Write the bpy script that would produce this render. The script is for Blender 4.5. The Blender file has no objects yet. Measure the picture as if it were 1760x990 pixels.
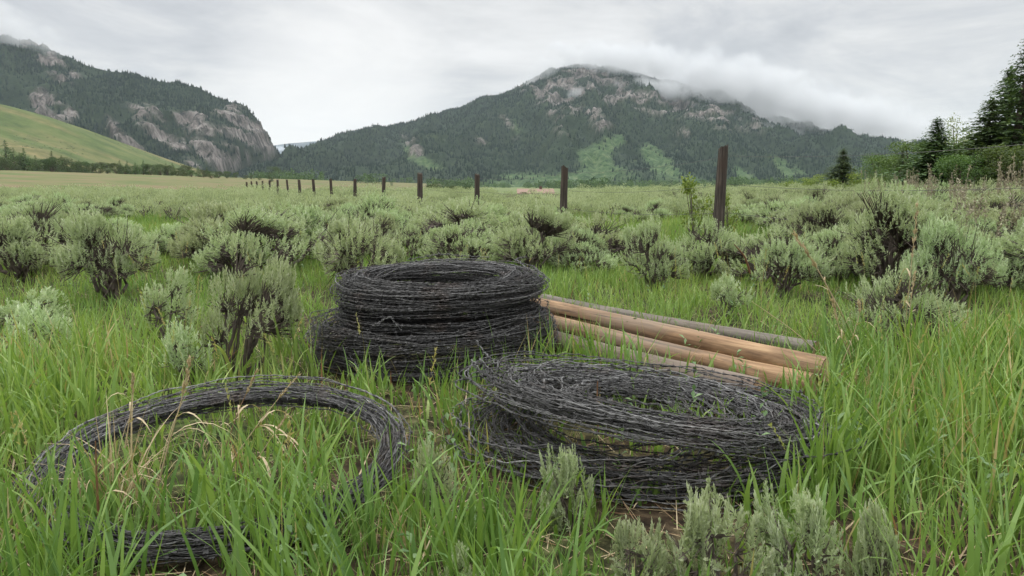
import bpy, math
import numpy as np

rng = np.random.default_rng(7)
scene = bpy.context.scene
COL = scene.collection
R = math.radians

# ------------------------------------------------------------------ camera model
CAM_Z, PITCH, FPX = 0.70, R(8.3), 1200.0        # metres, tilt down, focal length for a 1760 px wide frame
CT, ST = math.cos(PITCH), math.sin(PITCH)


def direction(px, py):
    a, b = (px - 880) / FPX, (495 - py) / FPX
    return np.array([a, CT + b * ST, -ST + b * CT])


def on_plane(px, py, z=0.0):
    d = direction(px, py)
    t = (z - CAM_Z) / d[2]
    return np.array([d[0] * t, d[1] * t, z])


def at_depth(px, py, Y):
    d = direction(px, py)
    t = Y / d[1]
    return np.array([d[0] * t, Y, CAM_Z + d[2] * t])


def project(x, y, z):
    dep = y * CT - (z - CAM_Z) * ST
    up = y * ST + (z - CAM_Z) * CT
    dep = np.maximum(dep, 1e-3)
    return 880 + FPX * x / dep, 495 - FPX * up / dep, dep


# ------------------------------------------------------------------ noise
_P = np.random.default_rng(3).random((256, 256))


def vnoise(x, y):
    x = np.asarray(x, float); y = np.asarray(y, float)
    xi, yi = np.floor(x).astype(int), np.floor(y).astype(int)
    fx, fy = x - xi, y - yi
    fx = fx * fx * fx * (fx * (fx * 6 - 15) + 10); fy = fy * fy * fy * (fy * (fy * 6 - 15) + 10)
    g = lambda a, b: _P[a & 255, b & 255]
    return ((g(xi, yi) * (1 - fx) + g(xi + 1, yi) * fx) * (1 - fy) + (g(xi, yi + 1) * (1 - fx) + g(xi + 1, yi + 1) * fx) * fy) * 2 - 1


def fbm(x, y, oct=5, gain=0.5, ridged=False):
    s, a, n = 0, 1.0, 0
    c, sn = math.cos(0.6), math.sin(0.6)
    for k in range(oct):
        v = vnoise(x + 17.3 * k, y - 9.1 * k)
        if ridged: v = 1 - 2 * np.abs(v)
        s = s + a * v; n += a; a *= gain
        x, y = (x * c - y * sn) * 2.03, (x * sn + y * c) * 2.03
    return s / n


def sstep(a, b, x):
    t = np.clip((x - a) / (b - a), 0, 1)
    return t * t * (3 - 2 * t)


# ------------------------------------------------------------------ mesh helpers
class Geo:
    def __init__(self): self.v, self.f, self.a, self.n = [], [], [], 0

    def add(self, V, F, tint=None):
        V = np.asarray(V, float).reshape(-1, 3); F = np.asarray(F, int)
        if len(V) == 0: return
        self.v.append(V); self.f.append(F + self.n)
        t = np.full(len(V), 0.5) if tint is None else (np.full(len(V), tint) if np.isscalar(tint) else np.asarray(tint))
        self.a.append(t); self.n += len(V)

    def mesh(self, name, mat, smooth=False):
        me = bpy.data.meshes.new(name)
        V = np.concatenate(self.v)
        me.vertices.add(len(V)); me.vertices.foreach_set('co', V.astype(np.float32).ravel())
        loops = np.concatenate([f.ravel() for f in self.f])
        tot = np.concatenate([np.full(len(f), f.shape[1]) for f in self.f])
        start = np.concatenate([[0], np.cumsum(tot)[:-1]])
        me.loops.add(len(loops)); me.loops.foreach_set('vertex_index', loops.astype(np.int32))
        me.polygons.add(len(tot)); me.polygons.foreach_set('loop_start', start.astype(np.int32))
        me.polygons.foreach_set('loop_total', tot.astype(np.int32))
        me.polygons.foreach_set('use_smooth', np.full(len(tot), smooth))
        at = me.attributes.new('tint', 'FLOAT', 'POINT')
        at.data.foreach_set('value', np.concatenate(self.a).astype(np.float32))
        me.update(calc_edges=True); me.validate()
        if mat: me.materials.append(mat)
        return me


def link(name, data, parent=None, loc=None):
    o = bpy.data.objects.new(name, data); COL.objects.link(o)
    if parent is not None: o.parent = parent
    if loc is not None: o.location = loc
    return o


def tag(o, label=None, cat=None, group=None, kind=None):
    if label: o['label'] = label
    if cat: o['category'] = cat
    if group: o['group'] = group
    if kind: o['kind'] = kind
    return o


def thing(name, label, cat, loc=(0, 0, 0), group=None):
    return tag(link(name, None, loc=loc), label, cat, group)


def norm(v): return v / np.maximum(np.linalg.norm(v, axis=-1, keepdims=True), 1e-9)


def tubes(P, rad, ns=4, cap=False):
    """P (M,K,3) paths of equal length, rad broadcastable to (M,K). Returns V, F."""
    P = np.asarray(P, float)
    if P.ndim == 2: P = P[None]
    M, K, _ = P.shape
    rad = np.broadcast_to(rad, (M, K))
    T = norm(np.gradient(P, axis=1))
    ref = np.where(np.abs(T[..., 2:3]) > 0.9, np.array([1.0, 0, 0]), np.array([0, 0, 1.0]))
    if np.abs(T[..., 2]).max() > 0.9:                      # one reference per path keeps the tube untwisted
        m = np.abs(T[..., 2]).mean(1)[:, None, None] > 0.6
        ref = np.where(m, np.array([1.0, 0.13, 0]), np.array([0, 0.05, 1.0])) * np.ones_like(T)
    N = norm(np.cross(ref, T)); B = np.cross(T, N)
    a = np.arange(ns) * 2 * math.pi / ns
    V = P[:, :, None] + rad[..., None, None] * (np.cos(a)[:, None] * N[:, :, None] + np.sin(a)[:, None] * B[:, :, None])
    idx = np.arange(M * K * ns).reshape(M, K, ns)
    A, Bq = idx[:, :-1], idx[:, 1:]
    F = np.stack([A, np.roll(A, -1, 2), np.roll(Bq, -1, 2), Bq], -1).reshape(-1, 4)
    return V.reshape(-1, 3), F


# ------------------------------------------------------------------ material helpers
def new_mat(name):
    m = bpy.data.materials.new(name); m.use_nodes = True
    nt = m.node_tree; nt.nodes.clear()
    return m, nt, nt.nodes.new('ShaderNodeOutputMaterial')


def N(nt, kind, **kw):
    n = nt.nodes.new(kind)
    for k, v in kw.items():
        if k in ('inputs',):
            for a, b in v.items(): n.inputs[a].default_value = b
        else: setattr(n, k, v)
    return n


def ramp(nt, fac, stops, interp='LINEAR'):
    r = nt.nodes.new('ShaderNodeValToRGB'); r.color_ramp.interpolation = interp
    e = r.color_ramp.elements
    while len(e) > 1: e.remove(e[-1])
    e[0].position, e[0].color = stops[0][0], (*stops[0][1], 1)
    for p, c in stops[1:]:
        q = e.new(p); q.color = (*c, 1)
    nt.links.new(fac, r.inputs[0])
    return r.outputs[0]


def mixc(nt, fac, a, b, mode='MIX'):
    m = nt.nodes.new('ShaderNodeMix'); m.data_type = 'RGBA'; m.blend_type = mode
    for s, v in ((m.inputs[0], fac), (m.inputs[6], a), (m.inputs[7], b)):
        if hasattr(v, 'is_linked'): nt.links.new(v, s)
        else: s.default_value = v if not isinstance(v, tuple) or len(v) == 4 else (*v, 1)
    return m.outputs[2]


def math_n(nt, op, a, b=None, clamp=False):
    m = nt.nodes.new('ShaderNodeMath'); m.operation = op; m.use_clamp = clamp
    for i, v in enumerate((a, b)):
        if v is None: continue
        if hasattr(v, 'is_linked'): nt.links.new(v, m.inputs[i])
        else: m.inputs[i].default_value = v
    return m.outputs[0]


def noise_n(nt, vec, scale, detail=4, rough=0.55, dist=0.0):
    n = nt.nodes.new('ShaderNodeTexNoise')
    n.inputs['Scale'].default_value = scale; n.inputs['Detail'].default_value = detail
    n.inputs['Roughness'].default_value = rough; n.inputs['Distortion'].default_value = dist
    if vec is not None: nt.links.new(vec, n.inputs['Vector'])
    return n.outputs['Fac']


def attr(nt, name='tint'):
    a = nt.nodes.new('ShaderNodeAttribute'); a.attribute_name = name
    return a.outputs['Fac']


def coords(nt, scale=(1, 1, 1), kind='Object'):
    t = nt.nodes.new('ShaderNodeTexCoord'); m = nt.nodes.new('ShaderNodeMapping')
    m.inputs['Scale'].default_value = scale
    nt.links.new(t.outputs[kind], m.inputs['Vector'])
    return m.outputs[0]


def leaf_mat(name, stops, trans=0.3, rough=0.55, spec=0.35, per_object=0.0, tcol=(1, 1, 0.55)):
    m, nt, out = new_mat(name)
    c = ramp(nt, attr(nt), stops)
    if per_object:
        oi = nt.nodes.new('ShaderNodeObjectInfo')
        hs = nt.nodes.new('ShaderNodeHueSaturation')
        v = math_n(nt, 'ADD', math_n(nt, 'MULTIPLY', oi.outputs['Random'], per_object), 1 - per_object / 2)
        nt.links.new(v, hs.inputs['Value']); nt.links.new(c, hs.inputs['Color'])
        nt.links.new(math_n(nt, 'ADD', math_n(nt, 'MULTIPLY', oi.outputs['Random'], 0.04), 0.48), hs.inputs['Hue'])
        c = hs.outputs[0]
    p = N(nt, 'ShaderNodeBsdfPrincipled', inputs={'Roughness': rough, 'Specular IOR Level': spec})
    nt.links.new(c, p.inputs['Base Color'])
    t = N(nt, 'ShaderNodeBsdfTranslucent'); nt.links.new(mixc(nt, 1.0, c, tcol, 'MULTIPLY'), t.inputs['Color'])
    mx = N(nt, 'ShaderNodeMixShader', inputs={0: trans})
    nt.links.new(p.outputs[0], mx.inputs[1]); nt.links.new(t.outputs[0], mx.inputs[2])
    nt.links.new(mx.outputs[0], out.inputs['Surface'])
    return m


def plain_mat(name, build, rough=0.8, spec=0.3, metal=0.0, bump=None):
    m, nt, out = new_mat(name)
    p = N(nt, 'ShaderNodeBsdfPrincipled', inputs={'Roughness': rough, 'Specular IOR Level': spec, 'Metallic': metal})
    c, h = build(nt)
    nt.links.new(c, p.inputs['Base Color'])
    if h is not None:
        b = N(nt, 'ShaderNodeBump', inputs={'Strength': bump[0], 'Distance': bump[1]})
        nt.links.new(h, b.inputs['Height']); nt.links.new(b.outputs[0], p.inputs['Normal'])
    nt.links.new(p.outputs[0], out.inputs['Surface'])
    return m


GRASS = leaf_mat('grass_blade', [(0, (.090, .178, .038)), (.30, (.165, .272, .062)), (.55, (.250, .362, .092)), (.74, (.365, .440, .150)),
                                 (.80, (.40, .36, .15)), (.92, (.42, .33, .17)), (1, (.22, .10, .045))], trans=.40, rough=.5, spec=.4)
STRAW = leaf_mat('dry_straw', [(0, (.36, .28, .16)), (.6, (.46, .37, .23)), (1, (.20, .105, .055))], trans=.25)
SAGE = leaf_mat('sage_leaf', [(0, (.235, .305, .150)), (.5, (.360, .440, .240)), (.9, (.490, .560, .370)), (1, (.60, .64, .50))],
                trans=.42, rough=.7, spec=.25, per_object=.30, tcol=(1, 1, .7))
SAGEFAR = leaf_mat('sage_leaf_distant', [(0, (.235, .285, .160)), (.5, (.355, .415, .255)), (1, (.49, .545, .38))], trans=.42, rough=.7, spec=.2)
SEED = leaf_mat('seed_stalk', [(0, (.22, .195, .13)), (1, (.36, .32, .22))], trans=.1)
BARK = plain_mat('sage_bark', lambda nt: (ramp(nt, noise_n(nt, coords(nt, (40, 40, 8)), 1.0, 4), [(.3, (.035, .028, .022)), (.7, (.13, .105, .085))]), None), rough=.85)
NEEDLE = leaf_mat('conifer_needles', [(0, (.045, .080, .032)), (.6, (.085, .135, .052)), (1, (.150, .205, .080))], trans=.3, rough=.6, spec=.25, per_object=.3)
LEAFY = leaf_mat('broad_leaves', [(0, (.040, .075, .018)), (.6, (.080, .135, .030)), (1, (.15, .21, .06))], trans=.35, per_object=.35)
DARKLEAF = leaf_mat('dark_broad_leaves', [(0, (.030, .055, .016)), (.6, (.055, .090, .026)), (1, (.10, .14, .045))], trans=.25, per_object=.5)
YELLOWLEAF = leaf_mat('young_leaves', [(0, (.09, .145, .022)), (.6, (.17, .24, .04)), (1, (.28, .33, .08))], trans=.4)
PALELEAF = leaf_mat('pale_leaves', [(0, (.16, .20, .09)), (1, (.30, .34, .18))], trans=.35)
TRUNK = plain_mat('tree_bark', lambda nt: (ramp(nt, noise_n(nt, coords(nt, (6, 6, 1.5)), 1.0, 4), [(.3, (.05, .04, .032)), (.7, (.16, .13, .10))]), None), rough=.9)
FORB = leaf_mat('forb_leaf', [(0, (.08, .15, .05)), (1, (.20, .29, .13))], trans=.3)


def _wire(nt):
    t = attr(nt)
    n = noise_n(nt, coords(nt, (1, 1, 1)), 35.0, 3)
    c = ramp(nt, math_n(nt, 'ADD', math_n(nt, 'MULTIPLY', t, .7), math_n(nt, 'MULTIPLY', n, .3)),
             [(.15, (.028, .027, .026)), (.5, (.078, .076, .074)), (.75, (.19, .187, .182)), (.92, (.36, .355, .345))])
    rust = noise_n(nt, coords(nt, (1, 1, 1)), 9.0, 4)
    return mixc(nt, math_n(nt, 'MULTIPLY', ramp(nt, rust, [(.55, (0, 0, 0)), (.72, (1, 1, 1))]), .45), c, (.085, .055, .040)), None


WIRE = plain_mat('weathered_galvanised_wire', _wire, rough=.58, spec=.45, metal=.3)


def wood_mat(name, dark, mid, light, knots=.5):
    def b(nt):
        v = coords(nt, (3.0, 45, 45))
        n1 = noise_n(nt, v, 1.0, 6, .65, .4)
        n2 = noise_n(nt, coords(nt, (5, 14, 14)), 1.0, 5, .65)
        c = ramp(nt, n1, [(.28, dark), (.5, mid), (.72, light)])
        c = mixc(nt, math_n(nt, 'MULTIPLY', ramp(nt, n2, [(.48, (0, 0, 0)), (.72, (1, 1, 1))]), knots), c, dark)
        crack = noise_n(nt, coords(nt, (1.6, 70, 70)), 1.0, 3, .55)
        c = mixc(nt, ramp(nt, crack, [(.60, (0, 0, 0)), (.66, (1, 1, 1))]), c, tuple(k * .35 for k in dark))
        grey = noise_n(nt, coords(nt, (1.5, 7, 7)), 1.0, 4, .6)
        return mixc(nt, ramp(nt, grey, [(.5, (0, 0, 0)), (.68, (.65, .65, .65))]), c, (.15, .122, .095)), n1
    return plain_mat(name, b, rough=.75, spec=.25, bump=(.6, .004))


TANWOOD = wood_mat('peeled_pine', (.075, .044, .024), (.240, .148, .080), (.41, .28, .155), .7)
GREYWOOD = wood_mat('weathered_brown_wood', (.065, .047, .036), (.15, .112, .085), (.23, .185, .145), .6)
OLDWOOD = wood_mat('old_grey_wood', (.055, .048, .040), (.13, .112, .093), (.21, .185, .155), .5)


def _post(nt):
    v = coords(nt, (40, 40, 2.5))
    n = noise_n(nt, v, 1.0, 6, .65, .3)
    c = ramp(nt, n, [(.3, (.022, .018, .015)), (.55, (.065, .053, .043)), (.75, (.14, .118, .098))])
    n2 = noise_n(nt, coords(nt, (3, 3, 2)), 1.0, 3)
    return mixc(nt, math_n(nt, 'MULTIPLY', ramp(nt, n2, [(.5, (0, 0, 0)), (.7, (1, 1, 1))]), .35), c, (.11, .065, .045)), n


POSTWOOD = plain_mat('weathered_post_wood', _post, rough=.85, spec=.2, bump=(.8, .01))
ENDWOOD = plain_mat('cut_end_grain', lambda nt: (ramp(nt, noise_n(nt, coords(nt, (60, 60, 60)), 1.0, 3), [(.3, (.22, .13, .075)), (.7, (.45, .31, .19))]), None))

def leaf_quads0(C, D, S, ln, wd, tint):
    ln = np.broadcast_to(ln, len(C))[:, None]; wd = np.broadcast_to(wd, len(C))[:, None]
    V = np.stack([C, C + D * ln * .6 + S * wd * .5, C + D * ln, C + D * ln * .6 - S * wd * .5], 1).reshape(-1, 3)
    return V, np.arange(len(C) * 4).reshape(-1, 4), np.repeat(np.broadcast_to(tint, len(C)), 4)


# ------------------------------------------------------------------ ground
RIDGE_X0 = 0


def ground_z(x, y):
    x = np.asarray(x, float); y = np.asarray(y, float)
    r = np.hypot(x, y)
    z = 0.035 * fbm(x * .9 + 3, y * .9, 3) * sstep(0, 3, r)
    z = z + 0.25 * fbm(x * .05, y * .05 + 5, 3) * sstep(12, 60, r)
    z = z + .22 * sstep(4, 14, x) * sstep(6, 16, y)
    z = z + 8.0 * sstep(70, 240, -x) * sstep(90, 330, y)
    z = z - 2.6 * sstep(55, 230, y) * np.exp(-((x - 30) / 160.0) ** 2)
    return z


def gz(x, y): return float(ground_z(x, y))


def build_ground():
    def axis(a, b, n, s):
        lo, hi = math.asinh(a / s), math.asinh(b / s)
        return np.sinh(np.linspace(lo, hi, n)) * s
    xs = axis(-8400, 8400, 420, 2.5); ys = axis(-60, 8900, 420, 2.5)
    X, Y = np.meshgrid(xs, ys)
    Z = ground_z(X, Y)
    V = np.stack([X, Y, Z], -1).reshape(-1, 3)
    i = np.arange(len(V)).reshape(X.shape)
    F = np.stack([i[:-1, :-1], i[:-1, 1:], i[1:, 1:], i[1:, :-1]], -1).reshape(-1, 4)
    fld = sstep(95, 120, Y.ravel() + 14 * fbm(X.ravel() * .03, Y.ravel() * .03, 3)) * sstep(35, 70, -X.ravel() + .0 * Y.ravel())
    g = Geo(); g.add(V, F, fld)

    def col(nt):
        pos = coords(nt, (1, 1, 1))
        n1 = noise_n(nt, pos, 1.3, 6); n2 = noise_n(nt, pos, 22.0, 5, .65); n3 = noise_n(nt, pos, .035, 5)
        near = ramp(nt, n2, [(.30, (.012, .009, .006)), (.5, (.040, .028, .017)), (.68, (.11, .082, .048))])
        green = ramp(nt, n2, [(.34, (.012, .018, .006)), (.5, (.035, .050, .016)), (.66, (.085, .115, .035))])
        a = mixc(nt, ramp(nt, n1, [(.42, (0, 0, 0)), (.6, (.8, .8, .8))]), near, green)
        # far from the camera the individual shrubs and tufts give way to the meadow's mean colour
        geo = nt.nodes.new('ShaderNodeNewGeometry'); ln = N(nt, 'ShaderNodeVectorMath', operation='LENGTH')
        nt.links.new(geo.outputs['Position'], ln.inputs[0])
        mr = N(nt, 'ShaderNodeMapRange', inputs={'From Min': 25.0, 'From Max': 90.0}); nt.links.new(ln.outputs['Value'], mr.inputs['Value'])
        meadow = ramp(nt, n3, [(.35, (.085, .120, .045)), (.5, (.120, .150, .062)), (.65, (.150, .160, .080))])
        a = mixc(nt, mr.outputs[0], a, meadow)
        n4 = noise_n(nt, coords(nt, (.012, .05, 1)), 1.0, 6, .6)
        straw = ramp(nt, n4, [(.35, (.085, .110, .040)), (.5, (.125, .125, .055)), (.62, (.155, .120, .070)), (.72, (.10, .115, .042))])
        return mixc(nt, attr(nt), a, straw), n2
    m = plain_mat('meadow_soil', col, rough=.95, spec=.1, bump=(.6, .03))
    tag(link('ground', g.mesh('ground', m, True)), kind='structure')


build_ground()


# ------------------------------------------------------------------ hills and mountains
def poly_sd(px, py, poly):
    """signed distance to a polygon, positive inside"""
    P = np.asarray(poly, float); d2 = np.full(px.shape, 1e18); ins = np.zeros(px.shape, bool)
    for (x0, y0), (x1, y1) in zip(P, np.roll(P, -1, 0)):
        ex, ey = x1 - x0, y1 - y0
        t = np.clip(((px - x0) * ex + (py - y0) * ey) / (ex * ex + ey * ey + 1e-9), 0, 1)
        d2 = np.minimum(d2, (px - x0 - t * ex) ** 2 + (py - y0 - t * ey) ** 2)
        c = (y0 > py) != (y1 > py)
        ins ^= c & (px < ex * (py - y0) / (ey if abs(ey) > 1e-9 else 1e-9) + x0)
    d = np.sqrt(d2)
    return np.where(ins, d, -d)


def ridge_curve(pts, Y):
    w = np.array([at_depth(px, py, Y) for px, py in pts])
    o = np.argsort(w[:, 0])
    return w[o, 0], w[o, 2]


def land_mask(X, Y, Z, polys, seed, wob=9, soft=5, Yref=3600):
    px, py, _ = project(X, Y, Z)
    k = 1.0
    dx = wob * fbm(X * .012 + seed, Y * .012 + Z * .012, 4); dy = wob * fbm(X * .012 - seed, Z * .015 + Y * .01 + 40, 4)
    m = np.zeros(X.shape)
    for p in polys:
        p_ = np.asarray(p, float)
        lo, hi = p_.min(0) - 25, p_.max(0) + 25
        s = (px > lo[0]) & (px < hi[0]) & (py > lo[1]) & (py < hi[1])
        if s.any():
            m[s] = np.maximum(m[s], sstep(-soft, soft, poly_sd(px[s] + dx[s], py[s] + dy[s], p)))
    return m


def mountain(name, xr, Yf, Yr, Yb, ridge, res, amp, expo, rock, meadow, mats, seed, steep=None, back=.9, brk0=(-.03, .30)):
    rx, rz = ridge_curve(ridge, Yr)
    xs = np.arange(xr[0], xr[1], res); ys = np.arange(Yf, Yb, res)
    X, Y = np.meshgrid(xs, ys)
    wob = 140 * fbm(X * .0016 + seed, Y * 0 + seed, 3)
    t = np.clip((Y - Yf) / (Yr + wob * 0 - Yf), 0, 3)
    H = np.interp(X + 60 * fbm(X * .002, Y * .002 + seed, 3) * (t < 1) * (1 - t), rx, rz)
    e = expo if steep is None else expo + steep(X)
    prof = np.where(t <= 1, np.power(np.clip(t, 0, 1), e), 1 - (np.clip(t - 1, 0, 9) * back) ** 1.1)
    gul = fbm(X * .0042 + seed * 3 + .10 * fbm(X * .01, Y * .01, 2), Y * .0016 + seed, 5, .52, ridged=True)
    n = fbm(X * .011, Y * .011 + seed, 5)
    env = np.clip(4 * np.minimum(t, 1) * (1.03 - np.minimum(t, 1)), .0, 1)
    Z = H * prof + amp * (gul - .25) * env * np.clip(H / 350, .15, 1.2) + .16 * amp * n * np.clip(t * 3, 0, 1) * np.clip(H / 200, 0.0, 1)
    rk = land_mask(X, Y, Z, rock, seed)
    md = land_mask(X, Y, Z, meadow, seed + 9, 9, 5) * (.55 + .45 * sstep(-.35, .05, fbm(X * .013 + 3, Y * .006, 4)))
    brk = fbm(X * .016 + 8, Z * .03 + Y * .008, 4)
    rk = np.clip(rk * sstep(*brk0, brk), 0, 1)
    # cliffs: terrace the rock so it breaks into bands and buttresses
    Z = Z + rk * (16 * fbm(X * .03, Z * .045, 4, .6, True) + 9 * np.sin(Z * .12 + 3 * n))
    Z = Z - 14 * (1 - sstep(0, .08, t))
    V = np.stack([X, Y, Z], -1).reshape(-1, 3)
    i = np.arange(len(V)).reshape(X.shape)
    F = np.stack([i[:-1, :-1], i[:-1, 1:], i[1:, 1:], i[1:, :-1]], -1).reshape(-1, 4)
    g = Geo(); g.add(V, F, rk.ravel())
    me = g.mesh(name, mats, True)
    at = me.attributes.new('meadow', 'FLOAT', 'POINT'); at.data.foreach_set('value', md.ravel().astype(np.float32))
    tag(link(name, me), kind='structure')
    return X, Y, Z, rk, md


def _mtn(nt):
    pos = coords(nt, (1, 1, 1))
    n1 = noise_n(nt, pos, .02, 7, .62); n2 = noise_n(nt, coords(nt, (.036, .036, .012)), 1.0, 8, .74, 1.0)
    n5 = noise_n(nt, pos, .06, 6, .7)
    forest = ramp(nt, n1, [(.35, (.014, .026, .016)), (.6, (.026, .042, .024)), (.8, (.060, .078, .042))])
    rockc = ramp(nt, n2, [(.38, (.016, .020, .018)), (.46, (.075, .068, .062)), (.54, (.165, .146, .132)), (.66, (.28, .258, .24))])
    grass = ramp(nt, n5, [(.34, (.018, .042, .018)), (.48, (.052, .092, .038)), (.58, (.090, .128, .058)), (.72, (.15, .155, .085))])
    c = mixc(nt, attr(nt, 'meadow'), forest, grass)
    c = mixc(nt, attr(nt), c, rockc)
    return c, n2


MTN = plain_mat('forested_mountain', _mtn, rough=.95, spec=.1, bump=(.8, 14.0))

MAIN_RIDGE = [(380, 325), (430, 312), (470, 294), (505, 278), (535, 262), (565, 249), (600, 230), (640, 219), (705, 213), (760, 195), (830, 168), (880, 156),
              (915, 139), (945, 125), (975, 117), (1010, 114), (1055, 117), (1095, 129), (1130, 140), (1180, 150), (1225, 152), (1260, 180), (1300, 203), (1340, 205), (1370, 213), (1420, 232),
              (1450, 241), (1490, 237), (1530, 245), (1560, 255), (1620, 262), (1720, 275), (1850, 290)]
MAIN_ROCK = [[(880, 150), (935, 118), (965, 113), (1010, 113), (1080, 135), (1120, 170), (1060, 182), (1010, 192), (975, 196), (978, 242), (962, 244), (945, 196), (905, 172)],
             [(1080, 150), (1180, 172), (1300, 205), (1318, 228), (1250, 222), (1150, 197), (1090, 190)],
             [(1000, 190), (1030, 192), (1052, 218), (1045, 228), (1015, 212)],
             [(690, 228), (712, 232), (748, 285), (735, 292), (700, 262)],
             [(855, 195), (865, 195), (890, 235), (880, 238)], [(815, 235), (850, 246), (842, 256), (818, 250)],
             [(1320, 235), (1335, 234), (1337, 247), (1322, 248)], [(1160, 215), (1205, 245), (1190, 247), (1158, 225)]]
MAIN_MEADOW = [[(996, 263), (1040, 240), (1072, 232), (1075, 245), (1055, 258), (1050, 285), (1095, 303), (1125, 326), (1000, 328), (985, 305), (1002, 290)],
               [(1101, 255), (1112, 240), (1128, 250), (1142, 268), (1180, 298), (1250, 318), (1320, 330), (1100, 330), (1125, 300), (1108, 275)],
               [(1325, 268), (1350, 275), (1388, 302), (1350, 308), (1338, 295)], [(1255, 283), (1300, 305), (1335, 322), (1270, 322)],
               [(780, 316), (880, 300), (990, 302), (1340, 322), (1340, 345), (780, 345)], [(880, 200), (905, 225), (890, 228)], [(690, 240), (760, 290), (740, 296), (700, 268)]]
mX, mY, mZ, mR, mM = mountain('mountain', (-1750, 3300), 1900, 3600, 5200, MAIN_RIDGE, 9.0, 105, 1.18, MAIN_ROCK, MAIN_MEADOW, MTN, 4.0)

LEFT_RIDGE = [(-260, -60), (-120, 20), (-40, 45), (0, 60), (60, 76), (100, 92), (140, 112), (190, 124), (230, 128), (265, 136), (300, 141), (340, 152), (372, 167), (420, 183), (436, 195), (447, 212), (462, 235), (470, 252), (474, 275), (482, 312), (495, 330)]
LEFT_ROCK = [[(15, 62), (40, 68), (90, 85), (142, 138), (128, 148), (100, 140), (60, 100)], [(50, 165), (75, 150), (110, 180), (135, 205), (100, 215), (55, 190)],
             [(180, 200), (215, 225), (262, 275), (245, 275), (215, 250), (190, 235)], [(220, 178), (260, 180), (300, 230), (330, 262), (345, 290), (325, 285), (290, 250), (235, 212)],
             [(298, 195), (330, 190), (352, 195), (385, 186), (425, 184), (450, 212), (474, 258), (468, 288), (380, 294), (350, 270), (312, 235)]]
lX, lY, lZ, lR, lM = mountain('mountain', (-3000, -700), 1500, 2600, 3700, LEFT_RIDGE, 7.0, 80, 1.0, LEFT_ROCK, [], MTN, 11.0, back=4.0, brk0=(-.36, .04))


def _hill(nt):
    n1 = noise_n(nt, coords(nt, (.02, .03, .03)), 1.0, 8, .72)
    n2 = noise_n(nt, coords(nt, (.0022, .016, .0), 'Object'), 1.0, 3)
    c = ramp(nt, n1, [(.3, (.040, .062, .022)), (.5, (.075, .100, .034)), (.7, (.125, .130, .052))])
    return mixc(nt, ramp(nt, n2, [(.48, (0, 0, 0)), (.62, (.8, .8, .8))]), c, ramp(nt, noise_n(nt, coords(nt, (.05, .05, .05)), 1.0, 6, .7), [(.35, (.075, .075, .030)), (.65, (.19, .155, .075))])), None


HILL = plain_mat('grassy_hill', _hill, rough=.95, spec=.1)
HILL_RIDGE = [(-300, 130), (-120, 155), (0, 179), (40, 190), (85, 206), (130, 225), (170, 243), (205, 259), (240, 274), (268, 288), (300, 303), (330, 315)]


def hill(name, xr, Yf, Yr, Yb, ridge, res, amp, mat, seed, expo=1.0):
    rx, rz = ridge_curve(ridge, Yr)
    X, Y = np.meshgrid(np.arange(xr[0], xr[1], res), np.arange(Yf, Yb, res))
    t = (Y - Yf) / (Yr - Yf)
    H = np.interp(X, rx, rz)
    prof = np.where(t <= 1, np.power(np.clip(t, 0, 1), expo), 1 - (np.clip(t - 1, 0, 9)) ** 1.6)
    Z = H * prof + amp * fbm(X * 9 / Yr + seed, Y * 3.0 / Yr, 4) * np.clip(4 * t * (1.05 - t), 0, 1) - 3 * (1 - sstep(0, .1, t))
    V = np.stack([X, Y, Z], -1).reshape(-1, 3); i = np.arange(len(V)).reshape(X.shape)
    F = np.stack([i[:-1, :-1], i[:-1, 1:], i[1:, 1:], i[1:, :-1]], -1).reshape(-1, 4)
    g = Geo(); g.add(V, F, 0.0)
    tag(link(name, g.mesh(name, mat, True)), kind='structure')
    return X, Y, Z


hX, hY, hZ = hill('hill', (-1150, -330), 560, 1000, 1450, HILL_RIDGE, 6.0, 7, HILL, 2.0, .9)


hn = 5200; hj = rng.integers(0, hX.shape[0], hn); hk = rng.integers(0, hX.shape[1], hn)
hk_ = fbm(hX[hj, hk] * .012, hY[hj, hk] * .012, 4) > .05
hj, hk = hj[hk_], hk[hk_]; hq = 14
hP = np.repeat(np.stack([hX[hj, hk], hY[hj, hk], hZ[hj, hk]], -1), hq, 0) + rng.normal(size=(len(hj) * hq, 3)) * [.9, .9, .35]
hD = norm(rng.normal(size=hP.shape)); hb = Geo(); hb.add(*leaf_quads0(hP, hD, norm(np.cross(hD, rng.normal(size=hP.shape))), .9, .6, np.repeat(rng.random(len(hj)), hq)))
HB = leaf_mat('hill_brush', [(0, (.030, .048, .018)), (1, (.085, .100, .045))], trans=.1)
tag(link('hill_brush', hb.mesh('hill_brush', HB)), 'small dark brush dotted over the grassy hill', 'brush', kind='stuff')


def _snow(nt):
    n = noise_n(nt, coords(nt, (.0022, .0022, .006)), 1.0, 6, .65)
    return ramp(nt, n, [(.38, (.05, .065, .075)), (.52, (.10, .12, .13)), (.6, (.28, .30, .33))]), None


hill('mountain', (-3900, -1200), 7000, 8200, 8800, [(300, 300), (400, 280), (455, 252), (500, 246), (545, 243), (580, 250), (640, 280), (700, 310)], 40.0, 60,
     plain_mat('snow_patched_mountain', _snow, rough=.95, spec=.1), 6.0)


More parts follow.
